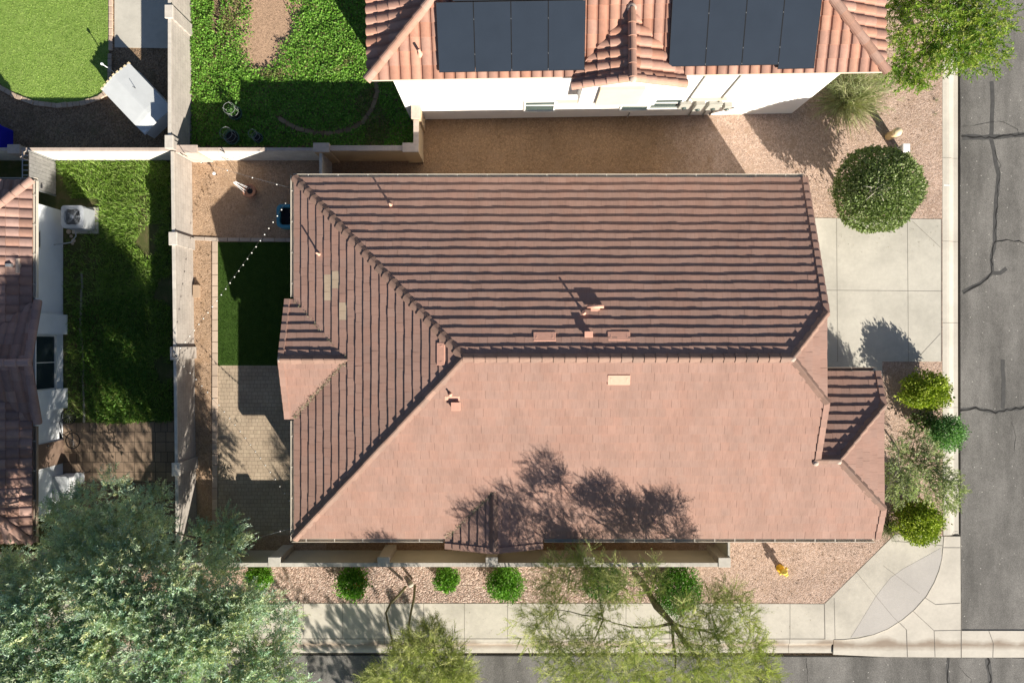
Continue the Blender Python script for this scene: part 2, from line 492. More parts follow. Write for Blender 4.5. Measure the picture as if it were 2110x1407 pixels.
M['leaf'] = m_leaf("leaf", .25)
M['leaf_fine'] = m_leaf('fine translucent leaf', .33, .6)
M['grass'] = m_leaf("grass blade", .2)
M['bark'] = m_plain("brown bark", (.13, .095, .065), .95, .35, 9, 0, .6)
M['bark_g'] = m_plain("green grey bark", (.17, .16, .085), .9, .35, 9, 0, .5)
M['bark_p'] = m_plain("pale bark", (.46, .42, .34), .9, .25, 9, 0, .5)
M['terra'] = m_plain("terracotta", (.42, .205, .125), .85, .15, 6)
M['yellow'] = m_plain("yellow hydrant paint", (.72, .42, .02), .45, .1, 8)
M['yellow_p'] = m_plain("faded yellow paint", (.80, .60, .12), .5, .1, 8)
M['tanplas'] = m_plain("tan plastic", (.62, .46, .25), .6, .06)
M['boxtan'] = m_plain('dusty tan plastic', (.40, .29, .20), .8, .1)
M['tanplas2'] = m_plain("pale tan lid", (.74, .60, .38), .6, .06)
M['whiteplas'] = m_plain("white plastic", (.78, .79, .80), .5, .04)
M['shedroof'] = m_plain('pale shed sheet', (.56, .58, .58), .6, .08, 2)
M['blueplas'] = m_plain("deep blue plastic", (.012, .016, .42), .45, .15)
M['turq'] = m_plain("turquoise plastic", (.07, .27, .36), .5, .1)
M['dark'] = m_plain("dark rubber", (.02, .02, .022), .8, .2)
M['iron'] = m_plain("dark iron", (.035, .035, .04), .6, .2)
M['acmetal'] = m_plain("grey unit metal", (.40, .42, .44), .5, .08)
M['acdark'] = m_plain("unit louvre metal", (.26, .27, .27), .6, .15)
M['bulb'] = m_plain("frosted bulb glass", (.80, .79, .74), .3, .03)
M['wire'] = m_plain("black cable", (.03, .03, .03), .6, .1)
M['wood'] = m_plain("grey weathered boards", (.26, .25, .235), .9, .3, 6)
M['utilgrey'] = m_plain("beige meter box", (.36, .35, .31), .6, .08)
M['stone'] = m_plain("border stone", (.50, .40, .31), .9, .2, 5, 0, .5)
M['potg'] = m_plain("green plastic pot", (.06, .13, .09), .6, .15)
M['redflower'] = m_leaf("flower petal", .2)

# ------------------------------------------------------------------ ground, streets, pavements
def sheet(name, pts, z, m, kind="structure", thick=.16, zpx=None):
    """a paved or planted area given by its outline in the photograph, laid at height z"""
    mb = MB(); mb.prism([at(p[0], p[1], z) for p in pts], z - thick, z)
    o = mb.build(name, m); o["kind"] = kind
    return o

mb = MB(); mb.poly([(-220, -220, -.30), (220, -220, -.30), (220, 220, -.30), (-220, 220, -.30)])
mb.build("ground", M['base'])["kind"] = "structure"

ROADZ = -.13
# streets
sheet("street", [(1977, -900), (4200, -900), (4200, 1301), (1980, 1301)], ROADZ, M['asphalt'])
sheet("street", [(-2500, 1348), (620, 1348), (1700, 1353), (4200, 1354), (4200, 2900), (-2500, 2900)], ROADZ, M['asphalt'])
# far side of the south street and the opposite verge stay under the base ground

# yards of the corner lot
sheet("backyard_gravel", [(391, 324), (672, 324), (672, 1150), (402, 1150)], .0, M['grav_back'])
sheet("side_yard_gravel", [(672, 327), (868, 327), (868, 215), (1478, 215), (1478, 420), (672, 420)], .0, M['grav_shade'])
sheet("front_yard_gravel", [(1478, -300), (1942, -300), (1942, 1105), (1840, 1105), (1700, 1243), (1440, 1243), (1440, 1100), (1478, 1100), (1478, 421)], .0, M['grav_front'])
sheet("planter_gravel", [(-900, 1150), (1440, 1150), (1440, 1243), (-900, 1243)], .0, M['pebble'])
sheet("house_pad", [(672, 420), (1478, 420), (1478, 1100), (1440, 1100), (1440, 1150), (672, 1150)], .0, M['grav_shade'])
# driveway slabs with joints
drv = [(1640, 449), (1940, 452), (1940, 745), (1640, 745)]
sheet("driveway", drv, .012, M['conc'])
mb = MB()
def strip(mb, pts, w, z, col=(1, 1, 1)):
    P = [at(p[0], p[1], z) for p in pts]
    L = []; R = []
    for i, p in enumerate(P):
        d = (P[min(i+1, len(P)-1)] - P[max(i-1, 0)]).normalized(); n = Vector((-d.y, d.x, 0))
        ww = w[i] if hasattr(w, '__len__') else w
        L.append(p + n*ww*.5); R.append(p - n*ww*.5)
    for i in range(len(P)-1):
        mb.poly([R[i], R[i+1], L[i+1], L[i]], col)
JW = .016
for ln in ([(1724, 450), (1726, 745)], [(1870, 451), (1872, 745)], [(1690, 598), (1940, 600)], [(1880, 456), (1938, 510)], [(1887, 742), (1938, 687)]):
    strip(mb, ln, JW*.9, .016)
strip(mb, [(1940, 452), (1940, 745)], .03, .0165)
mb.build("driveway_joint", M['joint'])["kind"] = "structure"
# east walk from driveway to the porch
sheet("porch_walk", [(1700, 745), (1818, 745), (1818, 838), (1700, 838)], .010, M['conc'])

# rolled kerb along the east street
def profile_run(mb, a, b, prof, gap=.0, col=(1, 1, 1)):
    """a kerb cross-section (offset to the right of a->b, height) carried from a to b"""
    a = Vector((a[0], a[1], 0)); b = Vector((b[0], b[1], 0)); d = (b-a).normalized(); n = Vector((d.y, -d.x, 0))
    a = a + d*gap; b = b - d*gap
    V = []; k = len(prof)
    for o in (a, b):
        for q, z in prof: V.append(o + n*q + Vector((0, 0, z)))
    F = [(i, k+i, k+i+1, i+1) for i in range(k-1)] + [tuple(range(k)), tuple(range(2*k-1, k-1, -1))]
    mb.mesh(V, F, col)
mb = MB()
prof_e = [(0, -.3), (0, .005), (.18, .004), (.30, -.012), (.42, -.06), (.50, -.10), (.56, -.117), (.74, -.118), (.74, -.3)]
ys = [-420, -180, -20, 152, 325, 497, 665, 840, 1012, 1103]
for y0, y1 in zip(ys[:-1], ys[1:]):
    profile_run(mb, at(1942 + max(0, y1-800)*.006, y1), at(1942 + max(0, y0-800)*.006, y0), prof_e, .008)
mb.build("kerb", M['conc_kerb'])["kind"] = "structure"

# south sidewalk, vertical kerb, gutter
sheet("sidewalk", [(-900, 1243), (1440, 1243), (1700, 1244), (1700, 1315), (1440, 1315), (-900, 1315)], .012, M['conc_walk'])
mb = MB()
for x in (-80, 0, 85, 370, 455, 540, 625, 706, 792, 873, 957, 1046, 1133, 1207, 1290, 1380, 1460, 1545, 1628):
    strip(mb, [(x, 1243), (x, 1315)], JW, .016)
for x0, x1 in ((-900, 1698),):
    strip(mb, [(x0, 1315), (x1, 1316)], .02, .0165)
strip(mb, [(1699, 1245), (1700, 1317)], .028, .017)
strip(mb, [(1719, 1231), (1721, 1318)], .012, .017)
mb.build("sidewalk_joint", M['joint'])["kind"] = "structure"
mb = MB()
prof_s = [(0, -.3), (0, .010), (.20, .008), (.235, -.01), (.27, -.10), (.36, -.118), (.66, -.120), (.66, -.3)]
xs = [-900, -500, -200, 85, 345, 624, 792, 957, 1133, 1290, 1460, 1627, 1717]
for x0, x1 in zip(xs[:-1], xs[1:]):
    profile_run(mb, at(x0, 1315.5), at(x1, 1315.5), prof_s, .008)
mb.build("kerb", M['conc_gut'])["kind"] = "structure"

# corner: ramp walk, grey lens of the ramp, apron and valley gutter
arc = [(1945, 1105), (1943.5, 1125), (1941, 1150), (1935, 1175), (1925, 1200), (1909, 1228), (1885, 1255), (1860, 1276), (1830, 1295), (1800, 1307), (1770, 1314), (1740, 1317), (1718, 1317.5)]
sheet("corner_walk", [(1700, 1243), (1840, 1105), (1845, 1100)] + arc + [(1700, 1317)], .011, M['conc_walk'])
lens = [(1941, 1150)] + [(a-2, b) for a, b in arc[3:10]] + [(1753, 1313), (1770, 1286), (1805, 1228), (1835, 1190), (1860, 1172), (1900, 1150), (1938, 1129)]
sheet("kerb_ramp", lens, .015, M['conc_ramp'], thick=.1)
apron = arc[::1] + [(1717, 1348), (1830, 1353), (1981, 1354), (1980, 1300), (1979, 1105)]
sheet("corner_apron", apron, -.06, M['conc_gut'], thick=.2)
sheet("valley_gutter", [(1981, 1299), (4200, 1301), (4200, 1355), (1981, 1354)], -.10, M['conc_gut'], thick=.15)
mb = MB()
strip(mb, arc, .02, .0185)
strip(mb, [(1765, 1179), (1840, 1270), (1853, 1283)], .012, .0185)
strip(mb, [(1820, 1165), (1850, 1188), (1895, 1222)], .008, .0185)
strip(mb, [(1838, 1114), (1880, 1118), (1942, 1124)], .012, .0185)
for ln, w in (([(1854, 1283), (1868, 1297), (1870, 1353)], .025), ([(1882, 1259), (1925, 1299), (1927, 1353)], .018), ([(1925, 1299), (1981, 1298)], .018),
           ([(1906, 1231), (1928, 1245), (1979, 1242)], .018), ([(1944, 1128), (1979, 1128)], .018), ([(1945, 1100), (1979, 1101)], .018)):
    strip(mb, ln, w, -.054)
strip(mb, [(1981, 1242), (1981, 1354)], .03, -.0535)
strip(mb, [(2038, 1300), (2047, 1325), (2046, 1354)], .02, -.094)
mb.build("corner_joint", M['joint'])["kind"] = "structure"
# sealed and open cracks of the streets
mb = MB(); mc = MB()
def jitter_line(pts, step=9, amp=2.4):
    out = []
    for (x0, y0), (x1, y1) in zip(pts[:-1], pts[1:]):
        n = max(1, int(math.hypot(x1-x0, y1-y0)/step))
        for i in range(n):
            f = i/n; out.append((x0+(x1-x0)*f+random.uniform(-amp, amp), y0+(y1-y0)*f+random.uniform(-amp, amp)))
    out.append(pts[-1]); return out
def crack(pts, w=.03, seal=0.0, amp=2.4):
    q = jitter_line(pts, 8, amp)
    strip(mc, q, [w*random.uniform(.4, 1.5) for _ in q], ROADZ + .008)
    if seal: strip(mb, jitter_line(pts, 14, 1.2), [seal*random.uniform(.75, 1.2) for _ in jitter_line(pts, 14, 1)], ROADZ + .004)
crack([(1982, 283), (2040, 284), (2110, 277), (2250, 285)], .05, .22)
crack([(1980, 845), (2010, 841), (2050, 849), (2110, 839), (2250, 842)], .06, .14)
crack([(1985, 603), (2020, 585), (2045, 562), (2043, 530), (2050, 498)], .05, .16)
crack([(2050, 498), (2075, 494), (2110, 500), (2250, 496)], .035, 0)
crack([(2056, 400), (2060, 340), (2050, 310)], .02, 0)
crack([(2050, 498), (2054, 440), (2057, 400)], .03, 0)
crack([(1985, 262), (2030, 255), (2060, 250), (2095, 265), (2100, 280)], .012, 0, 1.5)
crack([(1955, 1354), (1952, 1380), (1955, 1407), (1950, 1470)], .04, .15)
crack([(2036, 1356), (2041, 1407), (2043, 1480)], .06, .22)
crack([(1662, 1356), (1665, 1407), (1666, 1460)], .014, 0, 1.2)
crack([(1975, 1370), (2000, 1400), (2010, 1440)], .012, 0, 2)
crack([(2085, 870), (2095, 900), (2090, 930)], .012, 0)
sealed = [[(2044, 168), (2046, 210), (2042, 285)], [(2042, 285), (2052, 330), (2058, 360), (2052, 430), (2050, 498)], [(2047, 562), (2062, 563), (2074, 553)], [(2066, 740), (2068, 800), (2066, 842)]]
for s in sealed: strip(mb, jitter_line(s, 16, 1.0), .17, ROADZ + .0045)
mb.build("crack_seal", M['seal'])["kind"] = "structure"
mc.build("road_crack", M['crack'])["kind"] = "structure"
# open joint where asphalt meets the concrete
mb = MB()
strip(mb, jitter_line([(1978, -100), (1978, 1100), (1981, 1300)], 12, .6), .035, ROADZ + .006)
strip(mb, jitter_line([(-600, 1349), (620, 1349), (1700, 1352), (2200, 1355)], 12, .6), .035, ROADZ + .0062)
mb.build("asphalt_joint", M['crack'])["kind"] = "structure"

# back yard surfaces
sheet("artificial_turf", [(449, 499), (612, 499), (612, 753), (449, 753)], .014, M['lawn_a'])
sheet("paver_patio", [(449, 753), (640, 753), (640, 1102), (449, 1102)], .012, M['pavers'])
# neighbours' yards
sheet("neighbour_yard", [(-700, 326), (391, 326), (402, 1150), (-700, 1150)], .0, M['lawn_w'])
sheet("neighbour_patio", [(120, 872), (396, 866), (399, 1110), (120, 1110)], .010, M['slabs'])
sheet("garden_soil", [(-700, -500), (392, -500), (392, 326), (-700, 326)], .0, M['soil'])
lawn_pts = [(-300, -500), (224, -500), (224, 130), (222, 178), (205, 196), (170, 208), (120, 213), (70, 207), (30, 192), (5, 178), (-40, 120), (-300, 60)]
sheet("lawn", lawn_pts, .02, M['lawn_b'])
sheet("garden_slab", [(236, -500), (352, -500), (352, 100), (236, 98)], .014, M['conc'])
sheet("side_lawn_soil", [(392, -500), (868, -500), (868, 324), (392, 324)], .0, M['soil'])
bare = [(470, -60), (660, -60), (650, 60), (655, 130), (600, 165), (520, 165), (480, 120), (470, 40)]
sheet("bare_patch", bare, .006, M['bare'])

# ------------------------------------------------------------------ garden edging
def edging(pts, w, z, m, label, seg=None, jit=0.0, n=None):
    """a row of edging blocks as one thing"""
    P = [at(p[0], p[1], 0) for p in pts]
    mb = MB()
    D = [0]
    for a, b in zip(P[:-1], P[1:]): D.append(D[-1] + (b-a).length)
    def pos(s):
        for i in range(len(P)-1):
            if s <= D[i+1] or i == len(P)-2:
                f = (s-D[i])/max(1e-6, D[i+1]-D[i]); return P[i].lerp(P[i+1], f), (P[i+1]-P[i]).normalized()
    s = 0.0
    while s < D[-1] - .05:
        L = seg*random.uniform(1-jit, 1+jit)
        c, d = pos(min(s + L*.5, D[-1])); ang = math.atan2(d.y, d.x) + random.uniform(-jit, jit)*.3
        Mx = Matrix.Translation(c) @ Matrix.Rotation(ang, 4, 'Z')
        k = random.uniform(.85, 1.1)
        ww = w*random.uniform(1-jit*.5, 1+jit*.5)
        mb.box((-L*.48, -ww*.5, 0), (L*.48, ww*.5, z*random.uniform(1-jit, 1+jit*.5)), (k, k, k), Mx)
        s += L
    o = mb.build("garden_edging", m, None, .008 if jit == 0 else .02)
    return tag(o, label, "edging")
M['edge_v'] = m_vcol("edging block", .9, .14, 6, .3)
def recol(o, c):
    a = o.data.color_attributes["Col"]; n = len(a.data); v = np.empty(n*4, dtype=np.float32)
    a.data.foreach_get("color", v); v = v.reshape(n, 4); v[:, :3] *= np.array(c); a.data.foreach_set("color", v.ravel())
recol(edging([(443.5, 497), (443.5, 1104)], .225, .055, M['edge_v'], "long straight row of tan edging blocks beside the turf and the paver patio", .48), (.50, .39, .30))
recol(edging([(398, 491.5), (445, 493.5), (614, 495)], .15, .05, M['edge_v'], "grey edging row between the shaded gravel and the dark artificial turf", .50), (.44, .37, .31))
recol(edging([(-60, 110), (-5, 178), (10, 186), (35, 200), (70, 213), (120, 219), (170, 214), (205, 203), (226, 188)], .21, .09, M['edge_v'], "curved row of rough border stones around the light green lawn", .24, .22), (.47, .36, .27))
recol(edging([(229.5, -200), (229.5, 100)], .17, .08, M['edge_v'], "straight row of pink border stones between light green lawn and concrete slab", .30, .08), (.56, .42, .32))
recol(edging([(228, 112), (227, 176)], .16, .08, M['edge_v'], "short row of border stones leading to the low white shed", .26, .2), (.40, .31, .24))
ARC = [(776, 165), (777, 195), (768, 225), (750, 252), (725, 268), (690, 276), (650, 276), (610, 265), (575, 245)]
recol(edging(ARC, .20, .10, M['edge_v'], "curved brown edging arc in the shaded green yard", .42, .05), (.26, .19, .12))
recol(edging([(170, 560), (168, 620), (166, 680), (172, 740), (172, 800), (174, 860)], .09, .05, M['edge_v'], "thin broken line of pale edging stones in the narrow shaded lawn", .55, .35), (.30, .28, .24))

# ------------------------------------------------------------------ block walls
def wall(name, label, p0, p1, w, h, m, mcap, capw=.0, capt=.0, pillars=(), pm=None, z0=-.2, psize=(.5, .36), ph=.12):
    """upright garden wall; pillars = distances from p0"""
    t = thing(name, (p0[0], p0[1], 0), label, "wall")
    a = Vector((p0[0], p0[1])); b = Vector((p1[0], p1[1])); d = (b-a).normalized(); n = Vector((-d.y, d.x))
    mb = MB(); mb.slab(a, b, w, z0, h - capt); mb.build("wall_body", m, t)
    mb = MB(); L = (b-a).length; s = 0
    while s < L - 1e-3:
        e = min(s + .4, L); k = random.uniform(.9, 1.06)
        mb.slab(a + d*(s+.002) - n*capw, a + d*(e-.002) - n*capw, w + 2*capw, h - capt + .001, h + random.uniform(-.002, .002), (k, k, k)); s = e
    mb.build("wall_cap", mcap, t)
    for q in pillars:
        q, off = (q, 0.0) if not hasattr(q, '__len__') else q
        c = a + d*q + n*(w*.5 + off)
        Mx = Matrix.Translation(Vector((c.x, c.y, 0))) @ Matrix.Rotation(math.atan2(d.y, d.x), 4, 'Z')
        mb = MB(); mb.box((-psize[0]/2, -psize[1]/2, z0), (psize[0]/2, psize[1]/2, h + ph - .07), (1, 1, 1), Mx)
        pb = mb.build("pillar", pm or m, t)
        mb = MB(); mb.box((-psize[0]/2-.015, -psize[1]/2-.015, h + ph - .069), (psize[0]/2+.015, psize[1]/2+.015, h + ph), (1, 1, 1), Mx)
        mb.build("pillar_cap", mcap, pb, .01)
    return t

M['capv'] = m_vcol("wall cap blocks", .9, .16, 5, .3)
def capm(name, c):
    t = NT(name, .9, .15)
    col = t.mix(1.0, t.attr(), c, 'MULTIPLY')
    col = t.mix(1.0, col, t.ramp(t.noise(4, 6, .7), [(.3, .8), (.7, 1.05)]), 'MULTIPLY')
    t.bump(t.noise(40, 4), .3, .005)
    return t.done(col)
M['cap_a'] = capm("pinkish cap blocks", (.54, .44, .37)); M['cap_b'] = capm("pale cap blocks", (.60, .55, .48)); M['cap_c'] = capm("white cap blocks", (.50, .47, .42))
# north-south wall, upper and lower runs (thickness runs to the left of the direction)
wall("block_wall", "grey block wall between the concrete slab garden and the leafy green yard", (-13.73, 24), (-13.73, 7.9), -.12, 1.78, M['block_y'], M['cap_b'], 0, .04,
     (24-13.25, 24-8.02), M['block_y'], psize=(.50, .30), ph=.06)
wall("block_wall", "long grey block wall with tree shadow streaks between narrow lawn and gravel back yard", (-13.74, 7.72), (-13.52, -9.0), -.12, 1.54, M['block_y'], M['cap_b'], 0, .04,
     (3.55, 8.2, 12.9), M['block_y'], psize=(.50, .30), ph=.06)
# east-west walls along the north of the back yards
wall("block_wall", "pale block wall between the shaded soil garden and the narrow lawn", (-28, 7.76), (-13.88, 7.76), .13, 1.45, M['block_n'], M['cap_a'], .0, .05,
     (28-20.28,), M['cap_a'], psize=(.48, .34), ph=.05)
wall("block_wall", "pale block wall between the leafy green yard and the gravel back yard", (-13.6, 7.76), (-7.6, 7.76), .13, 1.45, M['block_n'], M['cap_a'], .0, .05,
     (.35,), M['cap_a'], psize=(.85, .30), ph=.05)
wall("stucco_wall", "tan stucco wall south of the leafy green yard with end pillars", (-8.0, 7.74), (-3.85, 7.74), .17, 1.62, M['stucco_t'], M['cap_a'], .02, .06,
     (.3, 3.9), M['stucco_t'], psize=(.62, .34), ph=.1)
wall("stucco_wall", "short tan stucco wall running from the tan corner pillar to the white house", (-3.80, 7.92), (-3.80, 9.72), .17, 1.62, M['stucco_t'], M['cap_a'], .02, .06,
     (1.35,), M['stucco_t'], psize=(.55, .34), ph=.12)
wall("block_wall", "short dark block return between pale wall and tiled roof corner", (-7.72, 7.7), (-7.72, 5.95), -.12, 1.5, M['block_y'], M['cap_b'], 0, .04)
# south wall of the corner lot
ys0 = -8.95
wall("stucco_wall", "long olive stucco wall with five pillars beside the pebble planter", (8.80, ys0), (-14.6, ys0), .13, 1.68, M['wall_s'], M['cap_c'], .015, .05,
     ((.22, -.10), (8.8-3.08, -.12), (8.8+.82, -.12), (8.8+5.19, -.12), (8.8+9.6, -.12)), M['pillar'], psize=(.46, .36), ph=.03)
wall("stucco_wall", "short stucco return wall at the east end of the long pillar wall", (8.70, -8.75), (8.70, -7.3), -.14, 1.66, M['wall_s'], M['cap_c'], .03, .05)
wall("stucco_wall", "olive stucco wall of the left neighbour partly under the grey green tree", (-14.62, -9.02), (-32, -9.02), .13, 1.66, M['wall_s'], M['cap_c'], .015, .05, (5.2,), M['pillar'], psize=(.46, .36), ph=.03)

# wooden side gate of the left neighbour
g = thing("side_gate", (-19.55, 7.0, 0), "grey wooden side gate in a metal frame beside the terracotta roof corner", "gate")
mb = MB()
for i in range(9):
    k = random.uniform(.8, 1.1)
    mb.box((-19.56, 6.28 + i*.155, .06), (-19.535, 6.28 + i*.155 + .145, 1.62), (k, k, k))
mb.build("gate_boards", M['wood'], g)
mb = MB()
for z in (.1, .55, 1.0, 1.5): mb.box((-19.61, 6.24, z), (-19.565, 7.72, z+.05))
for y in (6.22, 7.69): mb.box((-19.62, y, 0), (-19.56, y+.05, 1.68))
for i in range(7): mb.box((-19.80, 6.3+i*.2, 1.66), (-19.56, 6.33+i*.2, 1.68))
mb.box((-19.80, 6.24, 1.655), (-19.775, 7.7, 1.685)); mb.build("gate_frame", M['clamp'], g)
mb = MB(); mb.box((-19.53, 6.35, .95), (-19.48, 6.5, 1.0)); mb.build("latch", M['iron'], g)

# ------------------------------------------------------------------ roofs
def frame(e0, e1, inside):
    u = (e1-e0).normalized(); w = inside - e0; v = (w - u*w.dot(u)).normalized(); n = u.cross(v)
    if n.z < 0: n = -n
    return u, v, n
def clip(poly, q):
    """Sutherland-Hodgman: clip 2D poly by convex counter-clockwise q"""
    out = poly
    for i in range(len(q)):
        a = q[i]; b = q[(i+1) % len(q)]; inp = out; out = []
        if not inp: return []
        ex, ey = b[0]-a[0], b[1]-a[1]
        def side(p): return ex*(p[1]-a[1]) - ey*(p[0]-a[0])
        for k in range(len(inp)):
            c = inp[k]; p = inp[k-1]; sc = side(c); sp = side(p)
            if sc >= -1e-9:
                if sp < -1e-9: f = sp/(sp-sc); out.append((p[0]+(c[0]-p[0])*f, p[1]+(c[1]-p[1])*f))
                out.append(c)
            elif sp >= -1e-9: f = sp/(sp-sc); out.append((p[0]+(c[0]-p[0])*f, p[1]+(c[1]-p[1])*f))
    return out
def ccw(q):
    a = sum(q[i][0]*q[(i+1) % len(q)][1]-q[(i+1) % len(q)][0]*q[i][1] for i in range(len(q)))
    return q if a > 0 else q[::-1]
TILE_C = .345; TILE_W = .33
SHAKE_COLS = [(.348, .216, .170), (.354, .222, .176), (.343, .211, .165), (.358, .220, .172), (.347, .219, .174), (.354, .215, .168)]
def flat_roof(name, polys, e0, e1, inside, parent, stain=None, t=.048, label=None, course=TILE_C, over=.0, seed=0):
    """courses of flat tiles over convex 3D outlines lying in one slope"""
    r = random.Random(seed)
    u, v, n = frame(e0, e1, inside)
    mb = MB()
    hgt = {}
    for poly in polys:
        q = ccw([((p-e0).dot(u), (p-e0).dot(v)) for p in poly])
        u0 = min(p[0] for p in q); u1 = max(p[0] for p in q); v1 = max(p[1] for p in q); v0 = min(p[1] for p in q)
        mb.poly([e0 + u*a + v*b - n*.004 for a, b in q], (.25, .16, .12), [(a, b) for a, b in q])
        k0 = int(math.floor(v0/course)); k = k0
        while k*course < v1:
            x = math.floor(u0/TILE_W)*TILE_W - TILE_W*((k*.37) % 1.0)
            while x < u1:
                key = (k, round(x/TILE_W*4))
                if key not in hgt:
                    wav = .006*math.sin(x*1.1 + k*1.9) + .004*math.sin(x*2.7+k*.7)
                    hgt[key] = (r.uniform(-.009, .009) + wav*1.4, r.uniform(-.004, .006), r.choice(SHAKE_COLS), r.uniform(.982, 1.018))
                dv, dh, c, lum = hgt[key]
                vb = k*course + dv - (over if k == k0 else 0)
                vt = (k+1)*course + .02
                gp = .0012 if (k*7 + int(key[1])*13) % 9 < 5 else (.0035 if (k + key[1]) % 3 else .006)
                tl = [(x+gp, vb), (x+TILE_W-.0012, vb), (x+TILE_W-.0012, vt), (x+gp, vt)]
                P = clip(tl, q)
                if len(P) >= 3:
                    cc = tuple(min(1, z*lum) for z in c)
                    mid = e0 + u*(x+TILE_W/2) + v*((k+.5)*course)
                    if stain: cc = stain(mid, cc)
                    th = t + dh
                    hh = lambda b: th*(1 - (b-vb)/(vt-vb)) + .003
                    mb.poly([e0 + u*a + v*b + n*hh(b) for a, b in P], cc, P)
                    bot = [p for p in P if abs(p[1]-vb) < 1e-6]
                    if len(bot) >= 2:
                        a0 = min(p[0] for p in bot); a1 = max(p[0] for p in bot)
                        ed = tuple(z*.8 for z in cc)
                        mb.poly([e0+u*a0+v*vb-n*.003, e0+u*a1+v*vb-n*.003, e0+u*a1+v*vb+n*hh(vb), e0+u*a0+v*vb+n*hh(vb)], ed, [(a0, vb), (a1, vb), (a1, vb+.01), (a0, vb+.01)])
                x += TILE_W
            k += 1
    o = mb.build(name, M['shake'], parent)
    if label: o["label"] = label
    return o
BAR_W = .372; BAR_C = .44
BAR_COLS = [(.42, .215, .15), (.385, .195, .135), (.44, .24, .17), (.36, .205, .155), (.43, .25, .19), (.40, .225, .17)]
def barrel_roof(name, polys, e0, e1, inside, parent, amp=.075, t=.035, seed=0, cols=BAR_COLS, label=None):
    """courses of rounded barrel tiles over convex 3D outlines lying in one slope"""
    r = random.Random(seed); u, v, n = frame(e0, e1, inside); mb = MB(); tc = {}
    NS = 8
    prof = []
    for i in range(NS+1):
        f = i/NS
        prof.append(amp*math.sqrt(max(0, 1-((f-.40)/.40)**2)) if f <= .8 else amp*.10*math.sin((f-.8)/.2*math.pi)*-1)
    for poly in polys:
        q = ccw([((p-e0).dot(u), (p-e0).dot(v)) for p in poly])
        u0 = min(p[0] for p in q); u1 = max(p[0] for p in q); v1 = max(p[1] for p in q); v0 = min(p[1] for p in q)
        mb.poly([e0 + u*a + v*b - n*.03 for a, b in q], (.3, .18, .13), [(a, b) for a, b in q])
        for k in range(int(math.floor(v0/BAR_C)), int(math.ceil(v1/BAR_C))):
            for i in range(int(math.floor(u0/BAR_W)), int(math.ceil(u1/BAR_W))):
                if (i, k) not in tc: tc[(i, k)] = (r.choice(cols), r.uniform(.86, 1.12), r.uniform(-.006, .006))
                c, lum, dv = tc[(i, k)]; c = tuple(z*lum for z in c)
                vb = k*BAR_C + dv; vt = (k+1)*BAR_C + .02
                for s in range(NS):
                    a0 = i*BAR_W + s/NS*BAR_W; a1 = i*BAR_W + (s+1)/NS*BAR_W
                    P = clip([(a0, vb), (a1, vb), (a1, vt), (a0, vt)], q)
                    if len(P) < 3: continue
                    def hh(a, b):
                        f = (a-i*BAR_W)/BAR_W*NS; j = min(NS-1, max(0, int(f))); g = f-j
                        return prof[j]*(1-g)+prof[j+1]*g + t*(1-(b-vb)/(vt-vb))
                    mb.poly([e0+u*a+v*b+n*hh(a, b) for a, b in P], c, P)
                    bot = sorted([p for p in P if abs(p[1]-vb) < 1e-6])
                    if len(bot) >= 2:
                        x0, x1 = bot[0][0], bot[-1][0]
                        mb.poly([e0+u*x0+v*vb+n*(hh(x0, vb)-t-.012), e0+u*x1+v*vb+n*(hh(x1, vb)-t-.012), e0+u*x1+v*vb+n*hh(x1, vb), e0+u*x0+v*vb+n*hh(x0, vb)], tuple(z*.8 for z in c), [(x0, vb)]*4)
    o = mb.build(name, M['barrel'], parent)
    if label: o["label"] = label
    return o
def caps(name, p0, p1, parent, w=.165, hgt=.075, drop=.035, seg=.40, cols=None, round_=False, m=None, lift=.04, label=None, off=.012, fl=None):
    """overlapping ridge or hip tiles climbing from p0 to p1"""
    cols = cols or [(.25, .160, .124), (.235, .150, .116), (.262, .166, .128), (.23, .154, .122)]
    d = (p1-p0); L = d.length; d.normalize()
    side = d.cross(Vector((0, 0, 1))).normalized(); up = side.cross(d)
    if fl is not None: side, up = fl
    n = max(1, int(round(L/seg))); mb = MB()
    if round_: pr = [(w*math.cos(a), hgt*math.sin(a) - (drop if i in (0, 8) else 0)) for i, a in enumerate([math.pi*k/8 for k in range(9)])]
    else: pr = [(w, -drop-.03), (w, -drop), (w*.16, hgt), (-w*.16, hgt), (-w, -drop), (-w, -drop-.03)]
    for i in range(n):
        a = p0 + d*(L*i/n) - d*.02; b = p0 + d*(L*(i+1)/n) + d*.03
        c = random.choice(cols); lum = random.uniform(.92, 1.08); c = tuple(z*lum for z in c)
        jx = random.uniform(-.006, .006)
        V = []
        for base, lf, sc in ((a, lift + random.uniform(-.004, .006), 1.06), (b, 0.0, .92)):
            for x, y in pr: V.append(base + side*(x*sc+jx) + up*(y + lf + off))
        k = len(pr)
        F = [(j, j+1, k+j+1, k+j) for j in range(k-1)] + [tuple(range(k-1, -1, -1))]
        mb.mesh(V, F, c, False)
    o = mb.build(name, m or M['capt'], parent)
    if label: o["label"] = label
    return o
